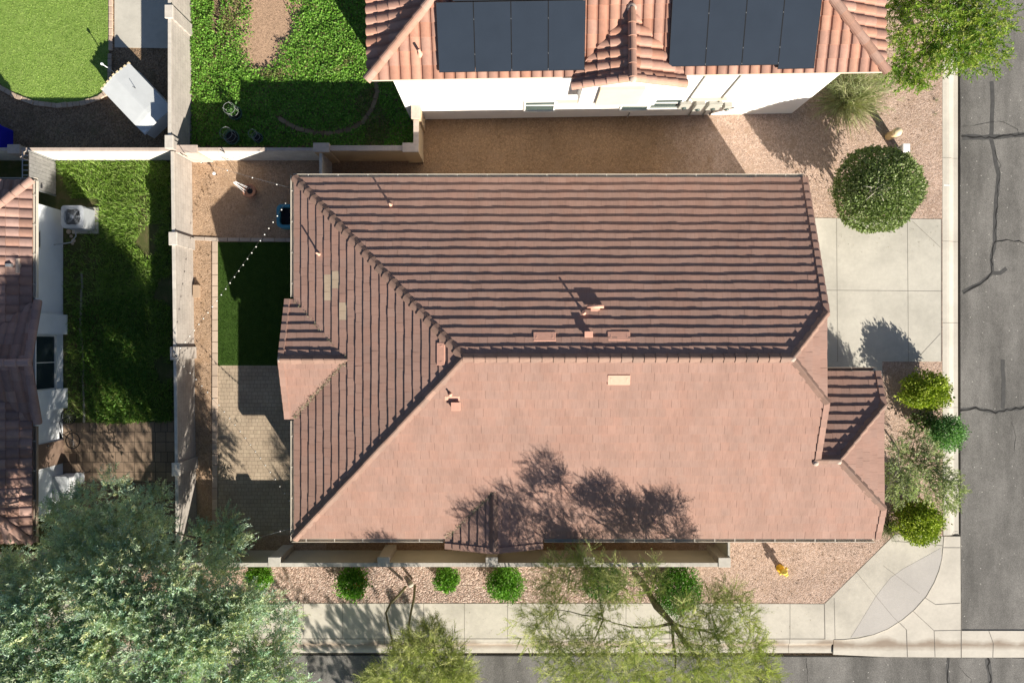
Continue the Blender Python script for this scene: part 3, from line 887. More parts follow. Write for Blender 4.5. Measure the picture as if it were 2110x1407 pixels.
def gutter(name, a, b, out, parent, m, w=.13, straps=.78, z=0.0, strap_m=None):
    """open channel gutter along the eave a-b, hung outside it"""
    a = Vector(a); b = Vector(b); d = (b-a).normalized(); out = Vector(out).normalized(); L = (b-a).length
    mb = MB(); T = .012
    def bar(o0, o1, z0, z1):
        P = [a+out*o0, b+out*o0, b+out*o1, a+out*o1]
        V = [p + Vector((0, 0, z0)) for p in P] + [p + Vector((0, 0, z1)) for p in P]
        mb.mesh(V, [(3,2,1,0),(4,5,6,7),(0,1,5,4),(1,2,6,5),(2,3,7,6),(3,0,4,7)])
    bar(0, T, -.12, -.005); bar(w-T, w+.004, -.12, .012); bar(T, w-T, -.12, -.105)
    o = mb.build(name, m, parent)
    s = straps*.5
    while s < L:
        p = a + d*s; mb = MB()
        V = []
        for q, h in ((-.02, .006), (w, .006)):
            for e in (-.016, .016):
                V.append(p + d*e + out*q + Vector((0, 0, h))); V.append(p + d*e + out*q + Vector((0, 0, h-.008)))
        mb.mesh(V, [(0, 2, 6, 4), (1, 5, 7, 3), (0, 4, 5, 1), (2, 3, 7, 6)]); s += straps
        mb.build("gutter_strap", strap_m or m, o)
    return o

# ------------------------------------------------------------------ the corner house
ZE = 2.7
V3 = Vector
A = V3((-8.45, 6.35, ZE)); B = V3((11.37, 6.35, ZE)); SW = V3((-8.45, -7.64, ZE)); SE = V3((14.2, -7.64, ZE))
WA = V3((-1.715, -.585, 5.05)); RE = V3((9.9, -.585, 5.05)); HN = V3((11.37, 1.03, 4.5025)); HS = V3((11.37, -2.2, 4.513))
R2E = V3((12.17, -4.4, 3.78)); R2W = V3((11.37, -4.4, 3.78)); WN = V3((14.2, -2.44, 3.127)); WS = V3((14.2, -6.36, 3.127))
house = thing("tiled_house", (2.5, -.6, 0), "house with pink brown flat tile hip roof on the corner lot in the middle", "house")
def stain_w(p, c):
    # weathered straw-coloured tiles on the west slope
    pts = [(672, 575), (672, 592), (672, 608), (689, 575), (689, 592), (708, 640), (708, 646)]
    for x, y in pts:
        q = at(x, y, p.z)
        if abs(q.x-p.x) < .13 and abs(q.y-p.y) < .17: return (.46, .36, .255)
    return c
flat_roof("roof_slope", [[A, B, HN, RE, WA]], A, B, WA, house, seed=1)
flat_roof("roof_slope", [[A, SW, WA]], A, SW, WA, house, stain_w, seed=2)
flat_roof("roof_slope", [[SW, V3((11.37, -7.64, ZE)), HS, RE, WA], [V3((11.37, -7.64, ZE)), SE, WS, R2E, R2W]], SW, SE, WA, house, seed=3)
flat_roof("roof_slope", [[HN, HS, RE]], HN, HS, RE, house, seed=4)
flat_roof("roof_slope", [[V3((10.92, -1.16, ZE)), V3((14.2, -1.16, ZE)), WN, R2E, V3((10.92, -4.4, 3.78))]], V3((10.92, -1.16, ZE)), V3((14.2, -1.16, ZE)), R2E, house, seed=5)
flat_roof("roof_slope", [[WN, WS, R2E]], WN, WS, R2E, house, seed=6)
GW = V3((-8.72, -.68, 3.47)); GE = V3((-6.2, -.68, 3.47)); GN = V3((-8.72, 1.63, ZE)); GS = V3((-8.72, -2.99, ZE))
flat_roof("roof_slope", [[GN, V3((-8.45, 1.63, ZE)), GE, GW]], GN, V3((-8.45, 1.63, ZE)), GE, house, seed=7)
flat_roof("roof_slope", [[GS, V3((-8.45, -2.99, ZE)), GE, GW]], GS, V3((-8.45, -2.99, ZE)), GE, house, seed=8)
DX = -.70; SGS = V3((DX, -7.93, 3.33)); SGN = V3((DX, -5.75, 3.33)); SGW = V3((DX-1.886, -7.93, ZE)); SGE = V3((DX+1.886, -7.93, ZE))
flat_roof("roof_slope", [[SGW, V3((DX-1.886, -7.64, ZE)), SGN, SGS]], SGW, V3((DX-1.886, -7.64, ZE)), SGN, house, seed=9)
flat_roof("roof_slope", [[SGE, V3((DX+1.886, -7.64, ZE)), SGN, SGS]], SGE, V3((DX+1.886, -7.64, ZE)), SGN, house, seed=10)
caps("hip_cap", A, WA, house); caps("hip_cap", SW, WA, house)
caps("ridge_cap", WA, RE, house, drop=.045); caps("hip_cap", HN, RE, house, .14); caps("hip_cap", HS, RE, house, .14)
caps("ridge_cap", R2E, R2W - V3((.1, 0, 0)), house, drop=.045); caps("hip_cap", WN, R2E, house, .14); caps("hip_cap", WS, R2E, house, .14)
caps("ridge_cap", GW, GE, house, drop=.045); caps("ridge_cap", SGS, SGN, house, drop=.045)
def rake(p0, p1, out, parent, w=.22):
    """stepped L-shaped tiles along a sloping gable edge"""
    d = (p1-p0).normalized(); L = (p1-p0).length; out = V3(out); up = d.cross(out); up = up if up.z > 0 else -up
    mb = MB(); n = max(1, int(round(L/TILE_C)))
    for i in range(n):
        a = p0 + d*(L*i/n); b = p0 + d*(L*(i+1)/n + .015); c = random.choice(SHAKE_COLS); lum = random.uniform(.92, 1.05); c = tuple(z*lum for z in c)
        V = []
        for base, lf in ((a, .045), (b, .012)):
            for x, y in ((-w*.5, -.02), (-w*.5, .035), (w*.5, .035), (w*.5, -.15)): V.append(base + out*x + up*(y+lf))
        mb.mesh(V, [(0, 4, 5, 1), (1, 5, 6, 2), (2, 6, 7, 3), (0, 1, 2, 3), (4, 7, 6, 5)], c)
    return mb.build("rake_tile", M['capt'], parent)
E = (1, 0, 0); W_ = (-1, 0, 0); S_ = (0, -1, 0)
rake(B, HN, E, house); rake(V3((11.37, -4.35, 3.80)), HS, E, house); rake(V3((14.2, -1.16, ZE)), WN, E, house); rake(SE, WS, E, house)
rake(GN, GW, W_, house); rake(GS, GW, W_, house); rake(SGW, SGS, S_, house); rake(SGE, SGS, S_, house)
def dab(p, r, parent, name="mortar_end"):
    mb = MB(); prof = [(r, -.05), (r*.95, .02), (r*.6, .06), (.0001, .07)]
    mb.lathe(p, prof, 10); return mb.build(name, M['mortar'], parent)
for p in (WA + V3((.06, 0, .06)), RE + V3((.02, -.03, .06)), R2E + V3((.0, -.06, .06)), R2W + V3((-.06, -.12, .05)), GE + V3((.06, 0, .03)), GW + V3((-.02, 0, .05)), SGN + V3((0, .05, .02))):
    dab(p - V3((0, 0, .035)), .115, house)
# gutters, fascia, soffit
gutter("gutter", A + V3((-.05, .02, 0)), B + V3((-.02, .02, 0)), (0, 1, 0), house, M['gutter'], straps=1.16)
gutter("gutter", A + V3((-.02, .1, 0)), V3((-8.47, 1.72, ZE)), (-1, 0, 0), house, M['gutter'], straps=1.2)
gutter("gutter", V3((-8.47, -3.08, ZE)), SW + V3((-.02, -.1, 0)), (-1, 0, 0), house, M['gutter'], straps=1.2)
gutter("gutter", SW + V3((-.1, -.02, 0)), V3((DX-1.95, -7.66, ZE)), (0, -1, 0), house, M['gutter'], straps=1.1)
gutter("gutter", V3((DX+1.95, -7.66, ZE)), SE + V3((-.1, -.02, 0)), (0, -1, 0), house, M['gutter'], straps=.78)
gutter("gutter", V3((11.4, -1.14, ZE)), V3((14.1, -1.14, ZE)), (0, 1, 0), house, M['gutter_d'], straps=1.2)
mb = MB()
foot = [(-8.05, -7.1), (13.65, -7.1), (13.65, -1.7), (10.85, -1.7), (10.85, 5.95), (-8.05, 5.95)]
mb.prism(foot, 0, 2.5)
def gable_wall(x0, x1, pts):
    V = [(x0, y, z) for y, z in pts] + [(x1, y, z) for y, z in pts]; n = len(pts)
    mb.mesh(V, [tuple(range(n)), tuple(range(2*n-1, n-1, -1))] + [(i, n+i, n+(i+1) % n, (i+1) % n) for i in range(n)])
def under(y): return ZE + (min(6.47-y, y+7.64))/3 - .12
gable_wall(10.7, 10.85, [(5.95, 2.5), (5.95, under(5.95)), (1.1, under(1.1)), (-2.2, under(-2.2)), (-7.1, under(-7.1)), (-7.1, 2.5)])
gable_wall(13.5, 13.65, [(-1.7, 2.5), (-1.7, 2.76), (-2.5, 3.0), (-6.3, 3.0), (-7.1, 2.76), (-7.1, 2.5)])
mb.build("house_wall", M['stucco_b'], house)
mb = MB()
ring = [(-8.45, -7.64), (14.2, -7.64), (14.2, -1.16), (11.3, -1.16), (11.3, 6.35), (-8.45, 6.35)]
mb.prism(ring, 2.505, 2.56)
mb.build("soffit", M['fascia'], house)
mb = MB()
def fas(a, b, o):
    a = V3(a); b = V3(b); o = V3(o)*.025
    V = [a-o, b-o, b+o*0, a+o*0]; V = [p + V3((0, 0, -.20)) for p in V] + [p + V3((0, 0, -.012)) for p in V]
    mb.mesh(V, [(3,2,1,0),(4,5,6,7),(0,1,5,4),(1,2,6,5),(2,3,7,6),(3,0,4,7)])
fas(A, B, (0, 1, 0)); fas(A, SW, (-1, 0, 0)); fas(SW, SE, (0, -1, 0)); fas((11.4, -1.16, ZE), (14.2, -1.16, ZE), (0, 1, 0))
mb.build("fascia", M['fascia'], house)
def wall_window(parent, c, u, n, w, h, glass, fw=.06, div=1, name="window", proud=.03):
    """framed window centred at c on a wall with outward normal n"""
    c = V3(c); u = V3(u); n = V3(n); up = V3((0, 0, 1))
    def bx(mb, x0, x1, z0, z1, d0, d1):
        P = []
        for dz in (d0, d1):
            for x, z in ((x0, z0), (x1, z0), (x1, z1), (x0, z1)): P.append(c + u*x + up*z + n*dz)
        mb.mesh(P, [(0,1,2,3),(7,6,5,4),(0,4,5,1),(1,5,6,2),(2,6,7,3),(3,7,4,0)])
    mb = MB(); bx(mb, -w/2, w/2, -h/2, h/2, -.02, proud*.4); o = mb.build(name, glass, parent)
    mb = MB()
    bx(mb, -w/2-fw, w/2+fw, h/2, h/2+fw, -.02, proud); bx(mb, -w/2-fw, w/2+fw, -h/2-fw, -h/2, -.02, proud*1.5)
    bx(mb, -w/2-fw, -w/2, -h/2, h/2, -.02, proud); bx(mb, w/2, w/2+fw, -h/2, h/2, -.02, proud)
    for k in range(1, div+1):
        x = -w/2 + w*k/(div+1); bx(mb, x-.02, x+.02, -h/2, h/2, -.02, proud*.8)
    mb.build("window_frame", M['vinyl'], o)
    return o
# garage door, front door and windows under the eaves
mb = MB()
for k in range(4): mb.box((10.852, .2, .02 + k*.53), (10.90, 5.0, .02 + k*.53 + .52))
gd = mb.build("garage_door", M['vinyl'], house, .01)
mb = MB(); mb.box((10.90, 2.5, .12), (10.93, 2.7, .16)); mb.build("handle", M['iron'], gd)
mb = MB(); mb.box((10.852, -1.55, .02), (10.90, -.65, 2.1)); fd = mb.build("front_door", M['fascia'], house)
mb = MB(); mb.box((10.90, -.8, 1.0), (10.95, -.74, 1.06)); mb.build("handle", M['clamp'], fd)
wall_window(house, (13.65, -4.6, 1.45), (0, 1, 0), (1, 0, 0), 1.8, 1.2, M['glass'])
for x in (-5, 4.5, 8): wall_window(house, (x, -7.1, 1.55), (1, 0, 0), (0, -1, 0), 1.2, 1.0, M['glass'])
for y in (4.2, -5.4): wall_window(house, (-8.05, y, 1.4), (0, 1, 0), (-1, 0, 0), 1.5, 1.2, M['glass'])
wall_window(house, (-8.05, -.7, 1.1), (0, 1, 0), (-1, 0, 0), 2.4, 2.0, M['glass'], name="patio_door")
wall_window(house, (3, 5.95, 1.5), (1, 0, 0), (0, 1, 0), 1.2, 1.0, M['glass'])
# vents on the roof
PN = (A, frame(A, B, WA)[2]); PW = (A, frame(A, SW, WA)[2]); PS = (SW, frame(SW, SE, WA)[2])
def pipe(px, py, pl, h, r, parent, top=True, m=None):
    p = on(px, py, *pl); mb = MB()
    mb.tube([p - V3((0, 0, .1)), p + V3((0, 0, h))], r, 10); o = mb.build("vent_pipe", m or M['pinkmetal'], parent)
    mb = MB(); mb.lathe(p, [(r*2.4, -.02), (r*2.0, .05), (r*1.15, .12)], 12); mb.build("flashing", m or M['pinkmetal'], o)
    return o
pipe(805, 423, PN, .30, .035, house); pipe(658, 524, PW, .42, .035, house); pipe(1203, 645, PN, .32, .04, house)
pipe(928, 812, PS, .22, .035, house); pipe(1348, 1075, PS, .22, .04, house)
def box_vent(px, py, pl, w, d, h, parent, tee=False):
    p = on(px, py, *pl); mb = MB()
    if tee:
        mb.tube([p - V3((0, 0, .1)), p + V3((0, 0, h))], .11, 12)
        o = mb.build("flue_vent", M['pinkmetal'], parent)
        mb = MB(); mb.tube([p + V3((-.30, 0, h+.04)), p + V3((.30, 0, h+.04))], .06, 12); mb.build("vent_cap", M['pinkmetal'], o)
        mb = MB(); mb.box((p.x-.17, p.y-.30, p.z-.12), (p.x+.17, p.y-.02, p.z+.10)); mb.build("flashing", M['pinkmetal'], o, .015)
    else:
        mb.box((p.x-w/2, p.y-d/2, p.z-.15), (p.x+w/2, p.y+d/2, p.z+h)); o = mb.build("roof_vent", M['pinkmetal'], parent, .015)
        mb = MB(); mb.box((p.x-w/2-.03, p.y-d/2-.03, p.z+h+.001), (p.x+w/2+.03, p.y+d/2+.03, p.z+h+.035)); mb.build("vent_cap", M['pinkmetal'], o, .01)
    return o
box_vent(1226, 632, PN, .3, .3, .08, house, True)
box_vent(1212, 689, PN, .24, .16, .13, house)
box_vent(940, 836, PS, .28, .24, .20, house)
def tile_vent(px, py, pl, e0, u, v, n, w, d, parent):
    p = on(px, py, *pl)
    mb = MB()
    def bx(x0, x1, y0, y1, z0, z1):
        P = []
        for zz in (z0, z1):
            for x, y in ((x0, y0), (x1, y0), (x1, y1), (x0, y1)): P.append(p + u*x + v*y + n*zz)
        mb.mesh(P, [(3,2,1,0),(4,5,6,7),(0,1,5,4),(1,2,6,5),(2,3,7,6),(3,0,4,7)])
    P = [p + u*x + v*y + n*z for x, y, z in ((-w/2, -d/2, 0), (w/2, -d/2, 0), (w/2, d/2, 0), (-w/2, d/2, 0), (-w/2, -d/2, .058), (w/2, -d/2, .058), (w/2, d/2, .045), (-w/2, d/2, .045))]
    mb.mesh(P, [(3,2,1,0),(4,5,6,7),(0,1,5,4),(1,2,6,5),(2,3,7,6),(3,0,4,7)])
    o = mb.build("tile_vent", M['pinkmetal'], parent, .012)
    for s in (-1, 1):
        mb = MB(); bx(s*w*.36-.03, s*w*.36+.03, -d*.30, d*.20, .04, .056); mb.build("vent_rib", M['pinkmetal'], o, .008)
    return o
fN = frame(A, B, WA); fS = frame(SW, SE, WA); fW = frame(A, SW, WA)
tile_vent(1122, 694, PN, A, *fN, .80, .34, house); tile_vent(1275, 693, PN, A, *fN, .80, .34, house)
tile_vent(1275, 782, PS, SW, *fS, .80, .37, house); tile_vent(909, 729, PW, A, *fW, .80, .30, house)
tile_vent(932, 819, PS, SW, *fS, .55, .16, house)
# downspout elbows where the south gutters stop at the small gable
for x in (DX-1.98, DX+1.98):
    mb = MB(); mb.box((x-.05, -7.80, .1), (x+.05, -7.70, ZE-.12)); mb.build("downspout", M['gutter'], house)

# ------------------------------------------------------------------ the white two storey house with solar panels
Z2 = 5.8
nh = thing("white_house", (4, 13, 0), "white two storey house with salmon barrel tile roof and solar panels at the top edge", "house")
rot = math.radians(.94)
ux = V3((math.cos(rot), math.sin(rot), 0)); uy = V3((-math.sin(rot), math.cos(rot), 0))
NSW = V3((-4.93, 8.93, Z2)); LN = 17.7; DN = 10.6
def nl(x, y, z): return NSW + ux*x + uy*y + V3((0, 0, z - Z2))
PT = 1/3
NSE = nl(LN, 0, Z2); NNE = nl(LN, DN, Z2); NNW = nl(0, DN, Z2); NRW = nl(DN/2, DN/2, Z2 + DN/2*PT); NRE = nl(LN-DN/2, DN/2, Z2 + DN/2*PT)
barrel_roof("roof_slope", [[NSW, NSE, NRE, NRW]], NSW, NSE, NRW, nh, seed=21)
barrel_roof("roof_slope", [[NSW, NNW, NRW]], NSW, NNW, NRW, nh, seed=22)
barrel_roof("roof_slope", [[NSE, NNE, NRE]], NSE, NNE, NRE, nh, seed=23)
barrel_roof("roof_slope", [[NNW, NNE, NRE, NRW]], NNW, NNE, NRE, nh, seed=24)
BC2 = [(.35, .205, .15), (.38, .225, .17), (.36, .23, .18)]
for a, b in ((NSW, NRW), (NSE, NRE), (NNW, NRW), (NNE, NRE)): caps("hip_cap", a, b, nh, .15, .17, .02, .44, BC2, True, off=.06, lift=.03)
caps("ridge_cap", NRW, NRE, nh, .15, .17, .02, .44, BC2, True, off=.06)
# small gable over the facade
gx = 8.93; gw = 1.92; gz = Z2 + gw*PT
DSW = nl(gx-gw, -.32, Z2); DSE = nl(gx+gw, -.32, Z2); DS = nl(gx, -.32, gz); DNr = nl(gx, gw, gz)
barrel_roof("roof_slope", [[DSW, nl(gx-gw, 0, Z2), DNr, DS]], DSW, nl(gx-gw, 0, Z2), DNr, nh, seed=25, t=.05)
barrel_roof("roof_slope", [[DSE, nl(gx+gw, 0, Z2), DNr, DS]], DSE, nl(gx+gw, 0, Z2), DNr, nh, seed=26, t=.05)
caps("ridge_cap", DS, DNr, nh, .14, .15, .02, .42, BC2, True, off=.07)
rb = [(.46, .265, .19), (.50, .30, .22), (.44, .26, .2)]
caps("rake_tile", DSW, DS, nh, .14, .12, .02, .42, rb, True, off=.03); caps("rake_tile", DSE, DS, nh, .14, .12, .02, .42, rb, True, off=.03)
dab(DNr + V3((0, .05, .12)), .17, nh); dab(DS + V3((0, -.06, .12)), .13, nh)
# walls
mb = MB()
wf = [nl(.6, .57, 0), nl(LN-.75, .57, 0), nl(LN-.75, DN-.6, 0), nl(.6, DN-.6, 0)]
mb.prism(wf, -.1, Z2-.12); mb.build("house_wall", M['stucco'], nh); mb = MB(); mb.prism([nl(gx-gw+.45, .0, 0), nl(gx+gw-.45, .0, 0), nl(gx+gw-.45, .7, 0), nl(gx-gw+.45, .7, 0)], 2.9, Z2+.05)
mb.build("gable_wall", M['stucco'], nh)
mb = MB(); mb.prism([nl(gx-.85, -.12, 0), nl(gx+.75, -.12, 0), nl(gx+.75, .01, 0), nl(gx-.85, .01, 0)], 3.3, 4.9); mb.build("wall_panel", M['stucco_b'], nh)
mb = MB(); mb.prism([nl(0.02, .02, 0), nl(LN-.02, .02, 0), nl(LN-.02, DN-.02, 0), nl(.02, DN-.02, 0)], Z2-.16, Z2-.06); mb.build("soffit", M['stucco_b'], nh)
def nwin(px, py, z, w, h, div):
    k = (H-z)/FPX; x = (px-1055)*k; lx = (V3((x, 9.5, 0)) - V3((NSW.x, NSW.y, 0))).dot(ux)
    return wall_window(nh, nl(lx, .57, z), ux, -uy, w, h, M['glass_g'], .07, div, proud=.05)
for w_ in (nwin(1112, 211, 1.45, 1.15, 1.0, 0), nwin(1372, 210, 1.5, 1.15, .95, 0), nwin(1308, 216, 1.2, 1.05, .6, 0)):
    zs_ = [v.co.z for v in w_.data.vertices]; xs_ = [v.co.x for v in w_.data.vertices]; ys_ = min(v.co.y for v in w_.data.vertices)
    mb = MB(); zm = (min(zs_)+max(zs_))*.5 + .12; mb.box((nh.location.x + min(xs_), nh.location.y + ys_-.02, zm-.03), (nh.location.x + max(xs_), nh.location.y + ys_+.02, zm+.03)); mb.build("window_bar", M['vinyl'], w_)
mb = MB(); mb.prism([nl(6.75, .44, 0), nl(8.1, .44, 0), nl(8.1, .575, 0), nl(6.75, .575, 0)], 2.02, 2.08); mb.prism([nl(12.1, .44, 0), nl(13.5, .44, 0), nl(13.5, .575, 0), nl(12.1, .575, 0)], 2.02, 2.08)
mb.build("window_sill", M['stucco_b'], nh)
# electric meters and conduits on the facade
for lx, w, h, z, d in ((11.95, .45, .5, 1.25, .18), (12.55, .36, .75, 1.0, .20), (13.2, .55, .7, .95, .16), (13.75, .3, .4, 1.1, .2)):
    mb = MB(); mb.prism([nl(lx-w/2, .57-d, 0), nl(lx+w/2, .57-d, 0), nl(lx+w/2, .572, 0), nl(lx-w/2, .572, 0)], z, z+h)
    o = mb.build("meter_box", M['utilgrey'], nh, .015)
    mb = MB(); c = nl(lx, .57-d-.05, z + h*.35); mb.tube([c, c + uy*.06], .09, 14); mb.build("meter_dial", M['glass_g'], o)
for lx, zt, zb in ((12.0, Z2-.2, 1.75), (13.3, Z2-.2, 1.65), (12.5, 1.0, .05), (13.1, 1.0, .05), (9.9, .5, .0), (13.4, 1.0, .05)):
    mb = MB(); mb.tube([nl(lx, .535, zb), nl(lx, .535, zt)], .03, 8); mb.build("conduit", M['utilgrey'], nh)
pipe(866, 112, (NSW, frame(NSW, NSE, NRW)[2]), .35, .05, nh, m=M['pinkmetal'])
# solar panels
un, vn, nn = frame(NSW, NSE, NRW)
def panel(lx, ly, w, h):
    o0 = NSW + un*lx + vn*ly + nn*.17
    def bx(mb, x0, x1, y0, y1, z0, z1):
        P = []
        for zz in (z0, z1):
            for x, y in ((x0, y0), (x1, y0), (x1, y1), (x0, y1)): P.append(o0 + un*x + vn*y + nn*zz)
        mb.mesh(P, [(3,2,1,0),(4,5,6,7),(0,1,5,4),(1,2,6,5),(2,3,7,6),(3,0,4,7)])
    mb = MB(); bx(mb, .012, w-.012, .012, h-.012, 0, .04); bx(mb, .012, w-.012, h/2-.005, h/2+.005, .04, .0405)
    o = mb.build("solar_panel", M['panel'], nh)
    mb = MB(); bx(mb, 0, w, 0, .012, -.01, .045); bx(mb, 0, w, h-.012, h, -.01, .045); bx(mb, 0, .012, .012, h-.012, -.01, .045); bx(mb, w-.012, w, .012, h-.012, -.01, .045)
    mb.build("panel_frame", M['panel_f'], o)
    for y in (.02*h, .25*h, .75*h):
        mb = MB(); bx(mb, w-.001, w+.011, y, y+.03, .03, .047); mb.build("panel_clamp", M['clamp'], o)
def l2(px, py):
    p = on(px, py, NSW + nn*.19, nn); return (p-NSW).dot(un), (p-NSW).dot(vn)
x0, y0 = l2(905, 150); x1, _ = l2(1205, 147); pw = (x1-x0)/4
_, yt = l2(900, 6); ph = yt - y0
for r_ in range(2):
    for i in range(4): panel(x0 + i*pw + (0 if r_ == 0 else .55), y0 + r_*(ph+.03), pw-.012, ph)
x0b, y0b = l2(1378, 138)
for r_ in range(2):
    for i in range(3): panel(x0b + i*pw, y0b + r_*(ph+.03), pw-.012, ph)
xr, yr = l2(1607, 143); panel(x0b + 3*pw, yr, pw-.012, ph)

# ------------------------------------------------------------------ the left neighbour's house
wh = thing("terracotta_house", (-25.6, -.8, 0), "single storey house with mottled terracotta barrel roof at the left edge", "house")
XE = -18.62; YN = 6.25; YS = -7.82; XW = XE - 14.07; AP = V3((XE-7.035, (YN+YS)/2, ZE + 7.035/3))
cNE = V3((XE, YN, ZE)); cSE = V3((XE, YS, ZE)); cNW = V3((XW, YN, ZE)); cSW = V3((XW, YS, ZE))
WCOL = [(.32, .195, .155), (.28, .175, .145), (.36, .23, .185), (.25, .16, .135), (.34, .22, .185), (.29, .17, .13)]
barrel_roof("roof_slope", [[cNE, cSE, AP]], cNE, cSE, AP, wh, amp=.06, seed=31, cols=WCOL)
barrel_roof("roof_slope", [[cNE, cNW, AP]], cNE, cNW, AP, wh, amp=.06, seed=32, cols=WCOL)
barrel_roof("roof_slope", [[cSE, cSW, AP]], cSE, cSW, AP, wh, amp=.06, seed=33, cols=WCOL)
barrel_roof("roof_slope", [[cNW, cSW, AP]], cNW, cSW, AP, wh, amp=.06, seed=34, cols=WCOL)
bgN = V3((-18.27, 1.54, ZE)); bgS = V3((-18.27, -3.14, ZE)); bgR = V3((-18.1, -.8, 3.48)); bgA = V3((-20.96, -.8, 3.48))
barrel_roof("roof_slope", [[bgN, V3((XE, 1.54, ZE)), bgA, bgR]], bgN, V3((XE, 1.54, ZE)), bgA, wh, amp=.06, seed=35, cols=WCOL)
barrel_roof("roof_slope", [[bgS, V3((XE, -3.14, ZE)), bgA, bgR]], bgS, V3((XE, -3.14, ZE)), bgA, wh, amp=.06, seed=36, cols=WCOL)
WC2 = [(.35, .21, .165), (.33, .21, .17), (.32, .20, .16)]
for a in (cNE, cSE, cNW, cSW): caps("hip_cap", a, AP, wh, .15, .15, .02, .44, WC2, True, off=.05)
caps("ridge_cap", bgR, bgA, wh, .15, .15, .02, .44, [(.36, .25, .22)], True, off=.05)
WC3 = [(.30, .20, .175), (.34, .22, .185), (.28, .19, .17)]
caps("rake_tile", bgN + V3((-.12, 0, 0)), bgR + V3((-.12, 0, 0)), wh, .15, .12, .03, .44, WC3, True, off=.03)
caps("rake_tile", bgS + V3((-.12, 0, 0)), bgR + V3((-.12, 0, 0)), wh, .15, .12, .03, .44, WC3, True, off=.03)
gutter("gutter", V3((XE+.01, YN, ZE)), V3((XE+.01, 1.7, ZE)), (1, 0, 0), wh, M['gutter'], straps=1.15, w=.12)
gutter("gutter", V3((XE+.01, -3.3, ZE)), V3((XE+.01, YS, ZE)), (1, 0, 0), wh, M['gutter_d'], straps=1.15, w=.12, strap_m=M['gutter'])
gutter("gutter", cNE + V3((.1, .01, 0)), cNW, (0, 1, 0), wh, M['gutter'], straps=1.15, w=.10)
mb = MB(); WX = -19.27
mb.prism([(WX, 5.6), (WX, -7.2), (XW+.6, -7.2), (XW+.6, 5.6)], -.1, 2.5)
mb.prism([(WX+.001, 1.05), (WX+.12, 1.05), (WX+.12, -2.65), (WX+.001, -2.65)], 2.0, 2.55)
mb.build("house_wall", M['stucco_w'], wh)
mb = MB(); mb.prism([(XE, YN), (XE, YS), (XW, YS), (XW, YN)], 2.52, 2.57); mb.build("soffit", M['stucco_w'], wh)
for yc in (.72, -2.42):
    mb = MB(); mb.prism([(WX+.002, yc-.42), (WX+.20, yc-.42), (WX+.20, yc+.42), (WX+.002, yc+.42)], -.1, 2.2); mb.build("wall_pier", M['stucco_w'], wh)
wall_window(wh, (WX, -.87, 1.12), (0, 1, 0), (1, 0, 0), 2.15, 1.1, M['glass'], .08, 1, proud=.05)
wall_window(wh, (WX, 4.15, 1.75), (0, 1, 0), (1, 0, 0), .62, .62, M['glass'], .05, 0)
mb = MB(); mb.box((WX+.003, -5.2, .02), (WX+.05, -4.2, 2.1)); d_ = mb.build("back_door", M['fascia'], wh)
mb = MB(); mb.box((WX+.051, -4.35, 1.0), (WX+.10, -4.28, 1.06)); mb.build("handle", M['clamp'], d_)
pS = (cNE, frame(cNE, cSE, AP)[2])
p = on(40, 548, *pS); mb = MB(); mb.box((p.x-.06, p.y-.28, p.z-.05), (p.x+.06, p.y+.28, p.z+.13), (.46, .36, .29)); mb.build("tile_vent", M['capt'], wh, .01)
p = on(22, 547, *pS); mb = MB(); mb.box((p.x-.1, p.y-.06, p.z-.05), (p.x+.1, p.y+.06, p.z+.16)); mb.build("roof_vent", M['clamp'], wh, .01)

# ------------------------------------------------------------------ yard objects
# condenser unit beside the left house
c = V3((-18.28, 5.18, 0))
ac = thing("air_conditioner", c, "grey air conditioning condenser with round fan grille beside the left house", "air conditioner")
mb = MB(); mb.box((c.x-.56, c.y-.56, 0), (c.x+.56, c.y+.56, .07)); mb.build("pad", M['conc'], ac)
mb = MB(); mb.box((c.x-.44, c.y-.44, .07), (c.x+.44, c.y+.44, .68)); body = mb.build("casing", M['acdark'], ac, .05)
mb = MB()
for i in range(9):
    z = .14 + i*.075; mb.box((c.x-.455, c.y-.40, z), (c.x+.455, c.y+.40, z+.03)); mb.box((c.x-.40, c.y-.455, z), (c.x+.40, c.y+.455, z+.03))
mb.build("louvre", M['acmetal'], body)
def rrect(cx, cy, w, h, r, n=6):
    P = []
    for sx, sy, a0 in ((1, 1, 0), (-1, 1, 90), (-1, -1, 180), (1, -1, 270)):
        for k in range(n+1):
            a = math.radians(a0 + 90*k/n); P.append((cx+sx*(w/2-r)+r*math.cos(a), cy+sy*(h/2-r)+r*math.sin(a)))
    return P
mb = MB(); out_ = rrect(c.x, c.y, .94, .94, .14, 7); n_ = len(out_)
inn = [(c.x + .39*math.cos(math.atan2(y-c.y, x-c.x)), c.y + .39*math.sin(math.atan2(y-c.y, x-c.x))) for x, y in out_]
V = [(x, y, .84) for x, y in out_] + [(x, y, .90) for x, y in out_] + [(x, y, .915) for x, y in inn] + [(x, y, .80) for x, y in inn]
F = []
for i in range(n_):
    j = (i+1) % n_
    for b_ in (0, 1, 2): F.append((b_*n_+i, b_*n_+j, (b_+1)*n_+j, (b_+1)*n_+i))
mb.mesh(V, F); mb.build("top_panel", M['acmetal'], ac)
mb = MB(); mb.lathe((c.x, c.y, .70), [(.40, 0), (.39, .005)], 28); mb.build("fan_well", M['dark'], ac)
mb = MB()
